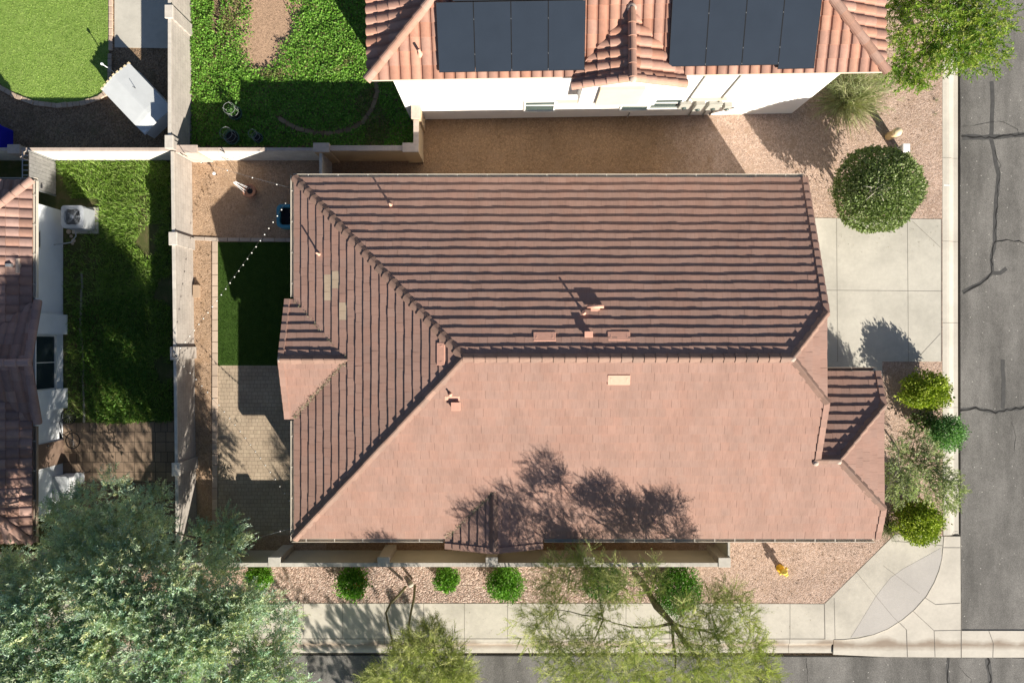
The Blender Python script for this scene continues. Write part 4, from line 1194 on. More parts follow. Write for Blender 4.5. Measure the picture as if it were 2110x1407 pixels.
for k in range(5):
    a = 2*math.pi*k/5; Mx = Matrix.Translation(c + V3((0, 0, .77))) @ Matrix.Rotation(a, 4, 'Z') @ Matrix.Rotation(.35, 4, 'X')
    mb.mesh([Mx @ V3(p) for p in ((.06, -.05, 0), (.30, -.13, 0), (.31, .10, 0), (.06, .05, 0), (.06, -.05, .01), (.30, -.13, .01), (.31, .10, .01), (.06, .05, .01))], [(3,2,1,0),(4,5,6,7),(0,1,5,4),(1,2,6,5),(2,3,7,6),(3,0,4,7)])
mb.build("fan_blade", M['acdark'], ac)
mb = MB()
for r_ in (.12, .20, .28, .36): mb.tube([c + V3((r_*math.cos(2*math.pi*k/24), r_*math.sin(2*math.pi*k/24), .92)) for k in range(25)], .006, 5)
for k in range(8): a = math.pi*k/4; mb.tube([c + V3((.07*math.cos(a), .07*math.sin(a), .925)), c + V3((.40*math.cos(a), .40*math.sin(a), .912))], .007, 5)
mb.lathe((c.x, c.y, .915), [(.085, 0), (.085, .02), (.0001, .025)], 16); mb.build("fan_grille", M['acmetal'], ac)
mb = MB(); mb.tube([(c.x-.25, c.y-.46, .35), (c.x-.27, c.y-.7, .25), (c.x-.45, c.y-.98, .3), (-19.25, 4.05, .62)], .025, 8); mb.build("hose", M['acmetal'], ac)

# low white shed
cs = at(288, 208, .6); cs.z = 0
sh = thing("low_shed", cs, "low white plastic shed with shallow pitched roof set askew by the block wall", "shed")
ang = math.atan2(-(283-188), 305-215) ; Ms = Matrix.Translation(cs) @ Matrix.Rotation(ang, 4, 'Z')
LX, LY = 1.28, .80
mb = MB(); mb.box((-LX+.05, -LY+.05, 0), (LX-.05, LY-.05, .80), (1, 1, 1), Ms); mb.build("shed_wall", M['whiteplas'], sh)
mb = MB(); NSEG = 12
V = []; F = []
for i in range(NSEG+1):
    x = -LX + 2*LX*i/NSEG; sag = -.10*max(0, (i-9)/3)**2
    for y, z in ((-LY, .84), (-.03, .98), (.03, .975), (LY, .86), (LY, .83), (0, .94), (-LY, .81)): V.append(Ms @ V3((x, y, z+sag)))
for i in range(NSEG):
    for k in range(7): F.append((i*7+k, i*7+(k+1) % 7, (i+1)*7+(k+1) % 7, (i+1)*7+k))
F += [tuple(range(6, -1, -1)), tuple(range(NSEG*7, NSEG*7+7))]
mb.mesh(V, F); mb.build("shed_roof", M['shedroof'], sh)
mb = MB()
for i in range(9):
    y = -LY + .05 + i*.19; z = .84 + .13*(1-abs(y)/LY); mb.box((-LX-.05, y-.055, z-.04), (-LX+.03, y+.055, z+.02), (1, 1, 1), Ms)
mb.build("roof_trim", M['tanplas2'], sh)
mb = MB(); mb.box((-LX-.01, -.35, .05), (-LX+.05, .35, .72), (1, 1, 1), Ms); mb.build("shed_door", M['vinyl'], sh)
# tall thin stake and short lamp by it
p = at(241, 153); st = thing("garden_stake", p, "thin white garden stake next to the low white shed", "stake")
mb = MB(); mb.tube([p, p + V3((0, 0, 1.02))], .018, 8); mb.build("pole", M['whiteplas'], st)
mb = MB(); mb.lathe(p + V3((0, 0, 1.02)), [(.05, 0), (.06, .05), (.02, .10), (.0001, .105)], 12); mb.build("finial", M['whiteplas'], st)
p = at(306, 192); st = thing("thin_rod", p + V3((0, 0, .9)), "thin dark rod standing on the white shed roof", "rod")
q = Ms @ V3((-.28, .28, .93)); mb = MB(); mb.tube([q, q + V3((0, 0, .22))], .013, 6); o = mb.build("pole", M['iron'], st)
# blue storage bin
p = at(8, 292); bb = thing("storage_bin", p, "bright blue plastic storage bin cut off at the left edge", "bin")
mb = MB(); mb.prism(rrect(p.x-.35, p.y, 1.5, 1.0, .08), 0, .72); mb.build("bin_body", M['blueplas'], bb)
mb = MB(); mb.prism(rrect(p.x-.35, p.y, 1.58, 1.08, .10), .721, .79); mb.build("bin_lid", M['blueplas'], bb, .015)

# terracotta pot with a white obelisk trellis
p = at(520, 397); pot = thing("terracotta_planter", p, "round terracotta planter on the shaded back yard gravel", "planter")
mb = MB(); mb.lathe(p, [(.19, 0), (.25, .18), (.27, .30), (.29, .31), (.29, .36), (.24, .365), (.12, .27)], 28); mb.build("pot", M['terra'], pot)
mb = MB(); mb.lathe(p, [(.125, .272), (.0001, .28)], 20); mb.build("potting_soil", M['dark'], pot)
t = thing("plant_trellis", p + V3((-.2, .12, .0)), "white pointed stake trellis leaning up from the terracotta planter", "trellis")
mb = MB(); top = p + V3((-.24, .15, 1.25))
for dx, dy in ((-.17, -.10), (-.10, -.02), (-.02, .08), (.06, .10), (-.2, .02)):
    mb.tube([p + V3((dx, dy, .33)), top + V3((dx*.3, dy*.3, 0))], .008, 6)
mb.build("stake", M['whiteplas'], t)
# turquoise tub below the west eave
p = at(590, 449); tb = thing("plastic_tub", p, "turquoise plastic tub half hidden under the roof edge", "tub")
mb = MB(); o1 = rrect(p.x+.2, p.y, .95, 1.0, .22); i1 = rrect(p.x+.2, p.y, .70, .75, .16); n_ = len(o1)
V = [(x, y, 0) for x, y in o1] + [(x, y, .42) for x, y in o1] + [(x, y, .42) for x, y in i1] + [(x, y, .06) for x, y in i1]; F = []
for i in range(n_):
    j = (i+1) % n_
    for b_ in (0, 1, 2): F.append((b_*n_+i, b_*n_+j, (b_+1)*n_+j, (b_+1)*n_+i))
F.append(tuple(range(3*n_, 4*n_))); mb.mesh(V, F); mb.build("tub_body", M['turq'], tb)
mb = MB(); mb.prism(i1, .07, .20); mb.build("tub_filling", M['dark'], tb)
# small garden lights and boxes
p = at(447, 361); sl = thing("path_light", p, "small white solar path light on the sunny gravel near the wall corner", "garden light")
mb = MB(); mb.tube([p, p + V3((0, 0, .30))], .014, 8); mb.build("stem", M['iron'], sl)
mb = MB(); mb.lathe(p + V3((0, 0, .28)), [(.03, -.08), (.055, 0), (.075, .01), (.05, .06), (.0001, .07)], 16); mb.build("lamp_head", M['whiteplas'], sl)
p = at(408, 601); jb = thing("junction_box", p, "small tan box in the gravel strip beside the long block wall", "box")
mb = MB(); mb.box((p.x-.12, p.y-.26, 0), (p.x+.12, p.y+.26, .17)); mb.build("box_body", M['boxtan'], jb, .012)
mb = MB(); mb.box((p.x-.135, p.y-.275, .171), (p.x+.135, p.y+.275, .20)); mb.build("box_lid", M['boxtan'], jb, .01)
# planters in the shaded yard
def wire_pot(px, py, r, label, plant=True):
    p = at(px, py); t = thing("planter", p, label, "planter")
    mb = MB(); mb.lathe(p, [(r*.75, 0), (r*.95, .3), (r, .32), (r*.86, .325), (r*.82, .26)], 22); mb.build("pot", M['potg'], t)
    mb = MB(); mb.lathe(p, [(r*.83, .26), (.0001, .28)], 18); mb.build("potting_soil", M['dark'], t)
    mb = MB()
    for z in (.55, .9): mb.tube([p + V3((r*.8*math.cos(2*math.pi*k/20), r*.8*math.sin(2*math.pi*k/20), z)) for k in range(21)], .008, 5)
    for k in range(4): a = math.pi*k/2; mb.tube([p + V3((r*.7*math.cos(a), r*.7*math.sin(a), .2)), p + V3((r*.82*math.cos(a), r*.82*math.sin(a), .95))], .008, 5)
    mb.build("wire_cage", M['acdark'], t)
    if plant:
        N = 160; ps = np.array(p)[None, :] + np.c_[rng.normal(0, r*.35, (N, 2)), rng.uniform(.25, .75, N)]
        cloud("foliage", M['leaf'], t, ps, rng.normal(size=(N, 3)) + [0, 0, .5], rng.uniform(.08, .14, N), np.array([.06, .14, .03])*rng.uniform(.7, 1.4, (N, 1)), LEAF)
wire_pot(490, 238, .30, "green pot with a tomato cage and leafy plant, upper one in the shaded yard")
wire_pot(484, 288, .32, "green pot with a tall wire cage, left one close to the pale wall", False)
wire_pot(537, 289, .22, "smaller dark pot with a wire cage, right one close to the pale wall", False)

# fire hydrant
p = at(1607, 1170); hy = thing("fire_hydrant", p, "yellow fire hydrant on the pink gravel at the street corner", "fire hydrant")
mb = MB(); mb.lathe(p, [(.17, 0), (.17, .05), (.115, .055), (.11, .42), (.14, .43), (.14, .47), (.12, .475)], 20); mb.build("barrel", M['yellow'], hy)
mb = MB(); mb.lathe(p, [(.13, .476), (.125, .52), (.09, .59), (.04, .625), (.035, .67), (.0001, .672)], 20); mb.build("bonnet", M['yellow_p'], hy)
for a, r_, L in ((-.9, .075, .22), (.67, .055, .19), (3.81, .055, .19)):
    d = V3((math.cos(a), math.sin(a), 0)); mb = MB(); q = p + V3((0, 0, .36))
    mb.tube([q + d*.08, q + d*L], r_*.85, 12); mb.tube([q + d*(L-.04), q + d*(L+.03)], r_*1.15, 8); mb.build("nozzle", M['yellow_p'], hy)
# utility pedestal, white box
p = at(1831, 282); pd = thing("utility_pedestal", p, "round tan utility pedestal standing above the big clipped tree", "pedestal")
mb = MB(); mb.lathe(p, [(.165, 0), (.165, .60), (.16, .62)], 24); mb.build("post", M['tanplas'], pd)
mb = MB(); mb.lathe(p, [(.175, .56), (.178, .70), (.15, .76), (.0001, .775)], 24); mb.build("cap", M['tanplas2'], pd)
p = at(1849, 314); ub = thing("utility_box", p, "white utility box half hidden behind the big clipped tree", "utility box")
mb = MB(); mb.box((p.x-.13, p.y-.16, 0), (p.x+.13, p.y+.16, .58)); mb.build("box_body", M['acmetal'], ub, .015)
mb = MB(); mb.box((p.x-.15, p.y-.18, .581), (p.x+.15, p.y+.18, .68)); mb.build("box_lid", M['whiteplas'], ub, .02)

# string lights
def string(label, a, b, sag, nb, skip=()):
    t = thing("string_lights", a, label, "string lights")
    P = [a.lerp(b, i/40) + V3((0, 0, -sag*4*(i/40)*(1-i/40))) for i in range(41)]
    mb = MB(); mb.tube(P, .004, 5); mb.build("cable", M['wire'] if nb > 6 else M['clamp'], t)
    first = None
    for k in range(nb):
        f = (k+.5)/nb; q = a.lerp(b, f) + V3((0, 0, -sag*4*f*(1-f)))
        if first is None:
            mb = MB(); mb.lathe(q, [(.012, 0), (.013, -.03), (.027, -.05), (.025, -.07), (.0001, -.085)], 10)
            first = mb.build("bulb", M['bulb'], t); fq = q
        else:
            o = first.copy(); COL.objects.link(o); o.parent = t; o.location = q - fq
    return t
pole_w = V3((at(357, 735, 1.9).x, at(357, 735, 1.9).y, 1.95))
string("string of white globe bulbs running diagonally over the artificial turf", at(592, 412, 2.55), pole_w, .22, 26)
string("string of bulbs slanting across the shaded end of the paver patio", at(600, 1040, 2.55), pole_w + V3((0, 0, -.1)), .5, 22)
string("thin cable with few bulbs from the roof corner to the pale wall", at(594, 386, 2.55), at(385, 325, 1.7), .25, 4)
string("thin pale cable with few bulbs over the dark south west corner", at(600, 1088, 2.5), at(400, 1150, 1.9), .2, 4)
# bracket post on the wall
t = thing("wall_bracket", V3((pole_w.x, pole_w.y, 1.5)), "dark metal bracket post on the long block wall holding the bulb strings", "bracket")
mb = MB(); mb.tube([V3((pole_w.x, pole_w.y, .1)), pole_w + V3((0, 0, .05))], .022, 8); mb.build("post", M['iron'], t)
mb = MB(); q = pole_w + V3((0, .42, 0)); mb.tube([pole_w, q, V3((q.x, q.y, 1.56))], .018, 8); mb.tube([pole_w + V3((0, 0, -.2)), q + V3((0, 0, -.2))], .014, 8); mb.build("arm", M['iron'], t)
q = at(384, 322, 1.5); t = thing("wall_bracket", V3((q.x, q.y, 1.45)), "thin dark hook post at the crossing of the block walls", "bracket")
mb = MB(); mb.tube([V3((q.x, q.y, 1.44)), V3((q.x, q.y, 2.0)), V3((q.x+.12, q.y-.1, 2.05))], .016, 6); mb.build("post", M['iron'], t)
q = at(462, 309, 1.45); t = thing("wall_bracket", V3((q.x, q.y, 1.4)), "dark curved hook on the pale wall above the sunny gravel", "bracket")
mb = MB(); mb.tube([V3((q.x, q.y-.08, 1.44)), V3((q.x, q.y-.10, 1.8)), V3((q.x+.1, q.y-.16, 1.88)), V3((q.x+.16, q.y-.2, 1.75))], .02, 6); mb.build("post", M['iron'], t)

# patio things behind the left house
p = at(112, 1000); gr = thing("white_chest", V3((-19.0, -6.1, 0)), "white patio chest with rounded lid against the left house wall", "chest")
mb = MB(); mb.prism(rrect(-18.92, -6.15, .62, 1.0, .12), 0, .62); mb.build("chest_body", M['whiteplas'], gr)
mb = MB(); mb.prism(rrect(-18.92, -6.15, .68, 1.06, .16), .621, .72); mb.build("chest_lid", M['acmetal'], gr, .03)
p = V3((-18.3, -5.75, 0)); ch = thing("patio_chair", p, "small white round backed patio chair beside the white chest", "chair")
mb = MB(); mb.prism(rrect(p.x, p.y, .42, .42, .14), .40, .43); mb.build("seat", M['whiteplas'], ch)
mb = MB(); mb.tube([p + V3((.2, -.22, .42)), p + V3((.24, -.2, .7)), p + V3((.26, 0, .85)), p + V3((.24, .2, .7)), p + V3((.2, .22, .42))], .022, 8); mb.build("backrest", M['whiteplas'], ch)
for sx in (-1, 1):
    for sy in (-1, 1): mb = MB(); mb.tube([p + V3((.16*sx, .16*sy, .40)), p + V3((.2*sx, .2*sy, 0))], .014, 6); mb.build("leg", M['iron'], ch)
# bicycle lying in shade near the bay
p = at(160, 880); bk = thing("bicycle", p, "dark bicycle parked in the shade beside the pale wall pier", "bicycle")
Mb = Matrix.Translation(p) @ Matrix.Rotation(math.radians(100), 4, 'Z') @ Matrix.Rotation(math.radians(-14), 4, 'X')
def bp(x, y, z): return Mb @ V3((x, y, z))
for x in (-.52, .52):
    mb = MB(); mb.tube([bp(x + .33*math.cos(2*math.pi*k/28), 0, .34 + .33*math.sin(2*math.pi*k/28)) for k in range(29)], .022, 7); w_ = mb.build("wheel", M['dark'], bk)
    mb = MB()
    for k in range(8): a = math.pi*k/8; mb.tube([bp(x+.31*math.cos(a), 0, .34+.31*math.sin(a)), bp(x-.31*math.cos(a), 0, .34-.31*math.sin(a))], .003, 4)
    mb.build("spokes", M['clamp'], w_)
mb = MB()
for a, b in (((-.52, 0, .34), (-.08, 0, .30)), ((-.08, 0, .30), (-.20, 0, .82)), ((-.20, 0, .78), (.36, 0, .80)), ((-.08, 0, .30), (.38, 0, .72)), ((-.52, 0, .34), (-.19, 0, .74)), ((.36, 0, .86), (.52, 0, .34))): mb.tube([bp(*a), bp(*b)], .017, 7)
mb.build("frame", M['iron'], bk)
mb = MB(); mb.tube([bp(.34, -.27, .98), bp(.38, -.1, .96), bp(.38, .1, .96), bp(.34, .27, .98)], .013, 6); mb.tube([bp(.36, 0, .85), bp(.38, 0, .96)], .013, 6); mb.build("handlebar", M['clamp'], bk)
mb = MB(); mb.mesh([bp(-.34, -.07, .84), bp(-.05, -.02, .85), bp(-.05, .02, .85), bp(-.34, .07, .84), bp(-.34, -.07, .88), bp(-.05, -.02, .88), bp(-.05, .02, .88), bp(-.34, .07, .88)], [(3,2,1,0),(4,5,6,7),(0,1,5,4),(1,2,6,5),(2,3,7,6),(3,0,4,7)]); mb.build("saddle", M['dark'], bk)
for k, (x, y) in enumerate(((142, 478), (147, 487), (152, 496), (150, 502))):
    p = at(x, y); mb = MB(); r_ = (.10, .07, .09, .06)[k]; mb.lathe(p, [(r_, -.02), (r_*.9, r_*.5), (r_*.4, r_*.85), (.0001, r_*.9)], 9)
    tag(mb.build("garden_stone", M['stone'], None), ["largest pale garden stone below the grey condenser", "second pale garden stone below the grey condenser", "third pale garden stone in the row below the condenser", "smallest garden stone at the end of the row below the condenser"][k], "stone", "garden stones below the condenser")

# ------------------------------------------------------------------ lawns and ground cover
def in_poly(pts, poly):
    x, y = pts[:, 0], pts[:, 1]; inside = np.zeros(len(pts), bool); n = len(poly)
    for i in range(n):
        x0, y0 = poly[i]; x1, y1 = poly[(i+1) % n]
        c_ = ((y0 > y) != (y1 > y)) & (x < (x1-x0)*(y-y0)/((y1-y0) + 1e-12) + x0); inside ^= c_
    return inside
def scatter(poly_px, n):
    P = np.array([[at(a, b).x, at(a, b).y] for a, b in poly_px]); lo, hi = P.min(0), P.max(0); out = np.zeros((0, 2))
    while len(out) < n:
        q = rng.uniform(lo, hi, (n, 2)); out = np.r_[out, q[in_poly(q, P)]]
    return out[:n]
def pxs(xy): return np.c_[1055 + xy[:, 0]*FPX/H, 703.5 - xy[:, 1]*FPX/H]
_ph = rng.uniform(0, 6.28, (24,)); _fr = rng.normal(0, 1, (24, 2))
def fnoise(xy, s):
    v = np.zeros(len(xy))
    for i in range(24):
        k = s*(1 + (i % 4)); v += np.sin(xy @ _fr[i]*k + _ph[i])/(1 + (i % 4))
    return v/5.0
def palette(n, cols, lo=.7, hi=1.3):
    c_ = np.array(cols)[rng.integers(0, len(cols), n)]; return c_*rng.uniform(lo, hi, (n, 1))
# leafy weeds over the yard north of the pale wall
xy = scatter([(398, -60), (870, -60), (870, 238), (850, 304), (398, 304)], 62000)
pp = pxs(xy); nz = fnoise(xy, 1.1)
dist = np.hypot((pp[:, 0]-562)/60, (pp[:, 1]-50)/100)
track = np.abs(pp[:, 0] - (452 + (pp[:, 1])*-.06))/7
keep = (dist + nz*.55 + rng.uniform(-.30, .30, len(xy)) > 1.0) & ~((pp[:, 1] < 125) & (track + nz*.6 + rng.uniform(-.3, .5, len(xy)) < 1.0)) & (nz > -1.3)
keep &= ~((np.abs(pp[:, 0]-500) < 42) & (pp[:, 1] < 110) & (rng.uniform(0, 1, len(xy)) < .45))
for (xa, ya), (xb, yb) in zip(ARC[:-1], ARC[1:]):
    ab = np.array([xb-xa, yb-ya], float); f_ = np.clip(((pp-[xa, ya]) @ ab)/(ab @ ab), 0, 1); keep &= np.linalg.norm(pp-([xa, ya]+f_[:, None]*ab), axis=1) > 5.5
xy = xy[keep]; N = len(xy); hz = .05 + .10*np.clip(fnoise(xy, 2.3)+.5, 0, 1.2) + rng.uniform(0, .06, N)
d = rng.normal(size=(N, 3)); d[:, 2] = np.abs(d[:, 2])*.35
dry = (fnoise(xy, .6) + .5*(np.hypot((pxs(xy)[:, 0]-610)/150, (pxs(xy)[:, 1]-60)/110) < 1) > .62)
cols = palette(N, [(.12, .28, .03), (.16, .335, .04), (.09, .22, .025), (.22, .385, .07)])
cols[dry] = palette(int(dry.sum()), [(.15, .21, .05), (.20, .22, .07), (.11, .2, .03)])
cloud("ground_cover", M['leaf'], None, np.c_[xy, hz], d, rng.uniform(.06, .125, N), cols, LEAF, .8, kind="stuff")
# shaggy narrow lawn of the left neighbour
xy = scatter([(112, 332), (352, 332), (354, 868), (190, 872), (140, 850), (132, 480), (205, 470), (205, 410), (150, 408)], 52000)
pp = pxs(xy); nz = fnoise(xy, 1.3)
keep = ((pp[:, 0] > 205 + 14*nz) | (pp[:, 1] < 410) | (rng.uniform(0, 1, len(xy)) < .28)) & (nz > -.62)
keep &= ~((pp[:, 0] > 285) & (pp[:, 0] < 310) & (pp[:, 1] > 400) & (pp[:, 1] < 520) & (rng.uniform(0, 1, len(xy)) < .7))
xy = xy[keep]; N = len(xy); d = rng.normal(size=(N, 3))*[.8, .8, .3] + [0, 0, .75]
d[:, 0] += .5*np.sin(xy[:, 1]*2.1); d[:, 1] += .5*np.sin(xy[:, 0]*2.7)
cols = palette(N, [(.17, .29, .035), (.22, .35, .06), (.29, .38, .11), (.13, .24, .035)])
cloud("grass", M['grass'], None, np.c_[xy, np.zeros(N)], d, rng.uniform(.10, .24, N), cols, [(a*1.3, b, c_) for a, b, c_ in BLADE], .3, kind="stuff")
xy = scatter([(150, 640), (300, 600), (310, 870), (190, 870)], 5200); N = len(xy)
cloud("ground_cover", M['leaf'], None, np.c_[xy, rng.uniform(.03, .22, N)], rng.normal(size=(N, 3)) + [0, 0, .4], rng.uniform(.06, .12, N), palette(N, [(.07, .16, .02), (.10, .2, .03)]), LEAF, 1.0, kind="stuff")
# short turf of the light green lawn and of the artificial turf
xy = scatter([(-10, -10), (223, -10), (223, 130), (221, 178), (204, 195), (170, 207), (120, 212), (70, 206), (30, 191), (5, 177), (-10, 160)], 26000); N = len(xy)
d = rng.normal(size=(N, 3))*[.9, .9, .2] + [0, 0, .8]
cloud("grass", M['grass'], None, np.c_[xy, np.full(N, .018)], d, rng.uniform(.025, .06, N), palette(N, [(.23, .35, .07), (.29, .41, .09), (.34, .44, .13)])*(1 + .16*np.clip(fnoise(xy, .8), -1, 1))[:, None], [(a*3.2, b, c_) for a, b, c_ in BLADE], .4, kind="stuff")
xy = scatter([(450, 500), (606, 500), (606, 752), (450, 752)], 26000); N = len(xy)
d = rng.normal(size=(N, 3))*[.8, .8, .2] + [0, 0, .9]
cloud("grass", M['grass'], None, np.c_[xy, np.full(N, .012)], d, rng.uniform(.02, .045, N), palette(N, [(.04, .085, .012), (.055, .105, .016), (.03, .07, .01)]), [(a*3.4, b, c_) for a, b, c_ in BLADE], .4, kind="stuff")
# fallen leaves and twigs on the gravel
xy = np.r_[scatter([(1440, 1120), (1830, 1112), (1700, 1240), (1440, 1240)], 260), scatter([(404, 330), (445, 330), (445, 1000), (404, 1000)], 260), scatter([(1560, 235), (1930, 200), (1930, 440), (1690, 440)], 160), scatter([(620, 1175), (1440, 1175), (1440, 1240), (620, 1240)], 300)]
N = len(xy); cloud("leaf_litter", M['grass'], None, np.c_[xy, np.full(N, .012)], rng.normal(size=(N, 3))*[1, 1, .08], rng.uniform(.05, .12, N), palette(N, [(.14, .09, .05), (.10, .07, .04), (.2, .14, .08)]), NARROW, 3.0, kind="stuff")

# ------------------------------------------------------------------ shrubs
def lumps(u, seed, amp=.10, k=5):
    r = np.random.default_rng(seed); v = np.zeros(len(u))
    for i in range(9): v += np.sin(u @ r.normal(0, k, 3) + r.uniform(0, 6.28))
    return 1 + amp*v/3
def shrub(label, px, py, zc, rx, ry, rz, cols, n, size, seed, name="shrub", cat="shrub", tmpl=LEAF, amp=.13, stems=8, core=.72, trunk=None, lo=.6, hi=1.35, group=None, loose=.20):
    c_ = at(px, py, zc); base = V3((c_.x, c_.y, 0)); t = thing(name, base, label, cat, group)
    u = rng.normal(size=(n, 3)); u[:, 2] = np.where(u[:, 2] < -.3, -u[:, 2]*rng.uniform(-.3, 1, n), u[:, 2]); u /= np.linalg.norm(u, axis=1, keepdims=True)
    rad = lumps(u, seed, amp)*np.where(rng.uniform(0, 1, n) < .7, rng.normal(1.0, loose*.5, n), rng.uniform(.72, 1.0, n))
    pos = np.array(c_) + u*rad[:, None]*[rx, ry, rz]
    pos[:, 2] = np.maximum(pos[:, 2], .03)
    d = u*.8 + rng.normal(0, .7, (n, 3)) + [0, 0, .25]
    cloud("foliage", M['leaf'], t, pos, d, rng.uniform(size*.65, size*1.3, n), palette(n, cols, lo, hi), tmpl, .5)
    # inner mass of older leaves
    n2 = n//3; u = rng.normal(size=(n2, 3)); u /= np.linalg.norm(u, axis=1, keepdims=True); rad = lumps(u, seed, amp)*rng.uniform(.45, core+.08, n2)
    pos = np.array(c_) + u*rad[:, None]*[rx, ry, rz]; pos[:, 2] = np.maximum(pos[:, 2], .03)
    cloud("inner_foliage", M['leaf'], t, pos, rng.normal(size=(n2, 3)), rng.uniform(size*1.3, size*2.2, n2), palette(n2, cols, lo, hi), LEAF, .3)
    mb = MB()
    if trunk: mb.tube([base, base + V3((.02, .03, zc*.5)), V3(c_)], [trunk, trunk*.85, trunk*.6], 9)
    for k in range(stems):
        a = random.uniform(0, 6.28); e = random.uniform(.3, 1.3); q = V3((c_.x+rx*.9*math.cos(a)*math.cos(e), c_.y+ry*.9*math.sin(a)*math.cos(e), c_.z+rz*.88*math.sin(e)))
        s0 = V3(c_) - V3((0, 0, rz*.4)) if trunk else base
        mb.tube([s0, s0.lerp(q, .5) + V3((random.uniform(-.1, .1), random.uniform(-.1, .1), .05)), q], [.022, .014, .006], 5)
    mb.build("trunk" if trunk else "stem", M['bark_p'], t)
    return t
shrub("big round clipped dark green tree overhanging the driveway corner", 1804, 393, 2.15, 1.60, 1.56, 1.50, [(.14, .20, .055), (.19, .26, .08), (.24, .31, .12), (.33, .37, .19)], 15000, .10, 3, "clipped_tree", "tree", stems=16, trunk=.09, amp=.045, loose=.07)
mb = MB(); cB = at(1806, 391, 3.42)
bt = [o for o in bpy.data.objects if o.name.startswith("clipped_tree")][0]
for a_, L in ((.1, .75), (1.5, .8), (2.9, .55), (3.9, .6), (5.2, .5), (.8, .4)):
    mb.tube([cB + V3((-.1, -.1, -.5)), cB + V3((.25*math.cos(a_), .25*math.sin(a_), .12)), cB + V3((L*math.cos(a_), L*math.sin(a_), .12-.12*L))], [.03, .018, .007], 6)
mb.build("bare_branch", M['bark_p'], bt)
YG = [(.25, .33, .03), (.32, .40, .045), (.38, .44, .06), (.19, .27, .025)]
shrub("oval yellow green shrub between driveway and kerb", 1905, 806, .75, .92, .68, .62, YG, 4200, .10, 5, stems=5)
shrub("rounded mid green shrub overhanging the kerb below the oval shrub", 1945, 890, .72, .68, .68, .62, [(.16, .33, .10), (.21, .39, .13), (.13, .27, .08)], 3800, .075, 6, stems=6)
shrub("small leggy shrub with bare pale stems between two round shrubs", 1900, 868, .45, .55, .42, .42, [(.10, .15, .04), (.14, .19, .06)], 420, .10, 7, stems=9, loose=.5)
shrub("round bright yellow green shrub at the head of the corner walk", 1890, 1073, .62, .86, .82, .66, YG, 4600, .095, 8, stems=4)
G1 = [(.10, .26, .02), (.14, .32, .03), (.18, .36, .045), (.08, .21, .016)]
shrub("green shrub at the edge of the grey green tree in the pebble planter", 535, 1190, .48, .50, .50, .45, G1, 2400, .085, 9, stems=4)
s1 = shrub("flowering green shrub with red blossoms in the pebble planter", 727, 1200, .42, .58, .62, .40, G1, 2300, .09, 10, stems=5, loose=.3)
s2 = shrub("smallest bushy green shrub in the pebble planter, right of the forked trunk", 920, 1193, .38, .45, .48, .36, G1, 1900, .08, 12, stems=4)
shrub("round clipped green shrub in the pebble planter left of the feathery tree", 1041, 1201, .55, .70, .68, .50, G1, 3800, .075, 13, stems=3)
shrub("large clipped green shrub under the right side of the feathery tree", 1394, 1213, .75, .88, .98, .70, [(.06, .17, .012), (.08, .215, .018), (.10, .24, .03)], 5200, .075, 14, stems=3)
shrub("dark green shrub under the left side of the feathery tree", 1240, 1195, .60, .75, .70, .55, [(.05, .13, .02), (.065, .16, .025)], 3000, .075, 15, stems=3)
N = 26; c_ = at(738, 1203, .7); q = np.array(c_) + rng.normal(0, 1, (N, 3))*[.28, .28, .12]
cloud("flower", M['redflower'], s1, q, rng.normal(size=(N, 3)), .07, palette(N, [(.55, .04, .02), (.62, .10, .03)]), LEAF, 1.0)
# dry tufts
def tuft(label, px, py, r, h, cols, n, seed, name="grass_tuft", cat="grass tuft", spread=1.0):
    base = at(px, py); t = thing(name, base, label, cat)
    a = rng.uniform(0, 6.28, n); e = rng.uniform(.1, 1.35, n)
    d = np.c_[np.cos(a)*np.cos(e)*spread, np.sin(a)*np.cos(e)*spread, np.sin(e)]
    pos = np.array(base) + np.c_[rng.normal(0, r*.16, (n, 2)), rng.uniform(0, .06, n)]
    T = [(-.010, 0, 0), (.010, 0, 0), (.009, .5, .02), (-.009, .5, .02), (-.009, .5, .02), (.009, .5, .02), (.002, 1, -.16), (-.002, 1, -.16)]
    cloud("blades", M['grass'], t, pos, d, h*rng.uniform(.6, 1.15, n), palette(n, cols), T, .6); return t
tuft("greyish green grass tuft at the roof corner beside the corner walk", 1828, 1085, .4, .62, [(.14, .17, .07), (.2, .2, .1), (.10, .14, .05)], 500, 1)
tuft("feathery pale ornamental grass against the white wall end", 1738, 212, .6, 1.55, [(.34, .35, .17), (.42, .41, .23), (.25, .29, .11), (.38, .36, .21)], 1000, 2, "ornamental_grass", "ornamental grass")
og = [o for o in bpy.data.objects if o.name.startswith("ornamental_grass")][0]
N = 420; c_ = at(1772, 180, .9); q = np.array(c_) + rng.normal(0, 1, (N, 3))*[.62, .48, .30]
d = (q - np.array(at(1755, 200, 0)))*[1, 1, .6] + rng.normal(0, .35, (N, 3))
cloud("plumes", M['leaf_fine'], og, q, d, rng.uniform(.35, .6, N), palette(N, [(.36, .38, .20), (.43, .44, .26), (.28, .33, .15)]), twigs(6, 21, .010, .03), .6)
tuft("small weed sprouting in the pink gravel near the kerb", 1928, 208, .1, .16, [(.08, .18, .03)], 60, 3, "weed", "weed")
tuft("small second weed in the pink gravel below the first", 1926, 236, .1, .13, [(.08, .18, .03)], 50, 4, "weed", "weed")

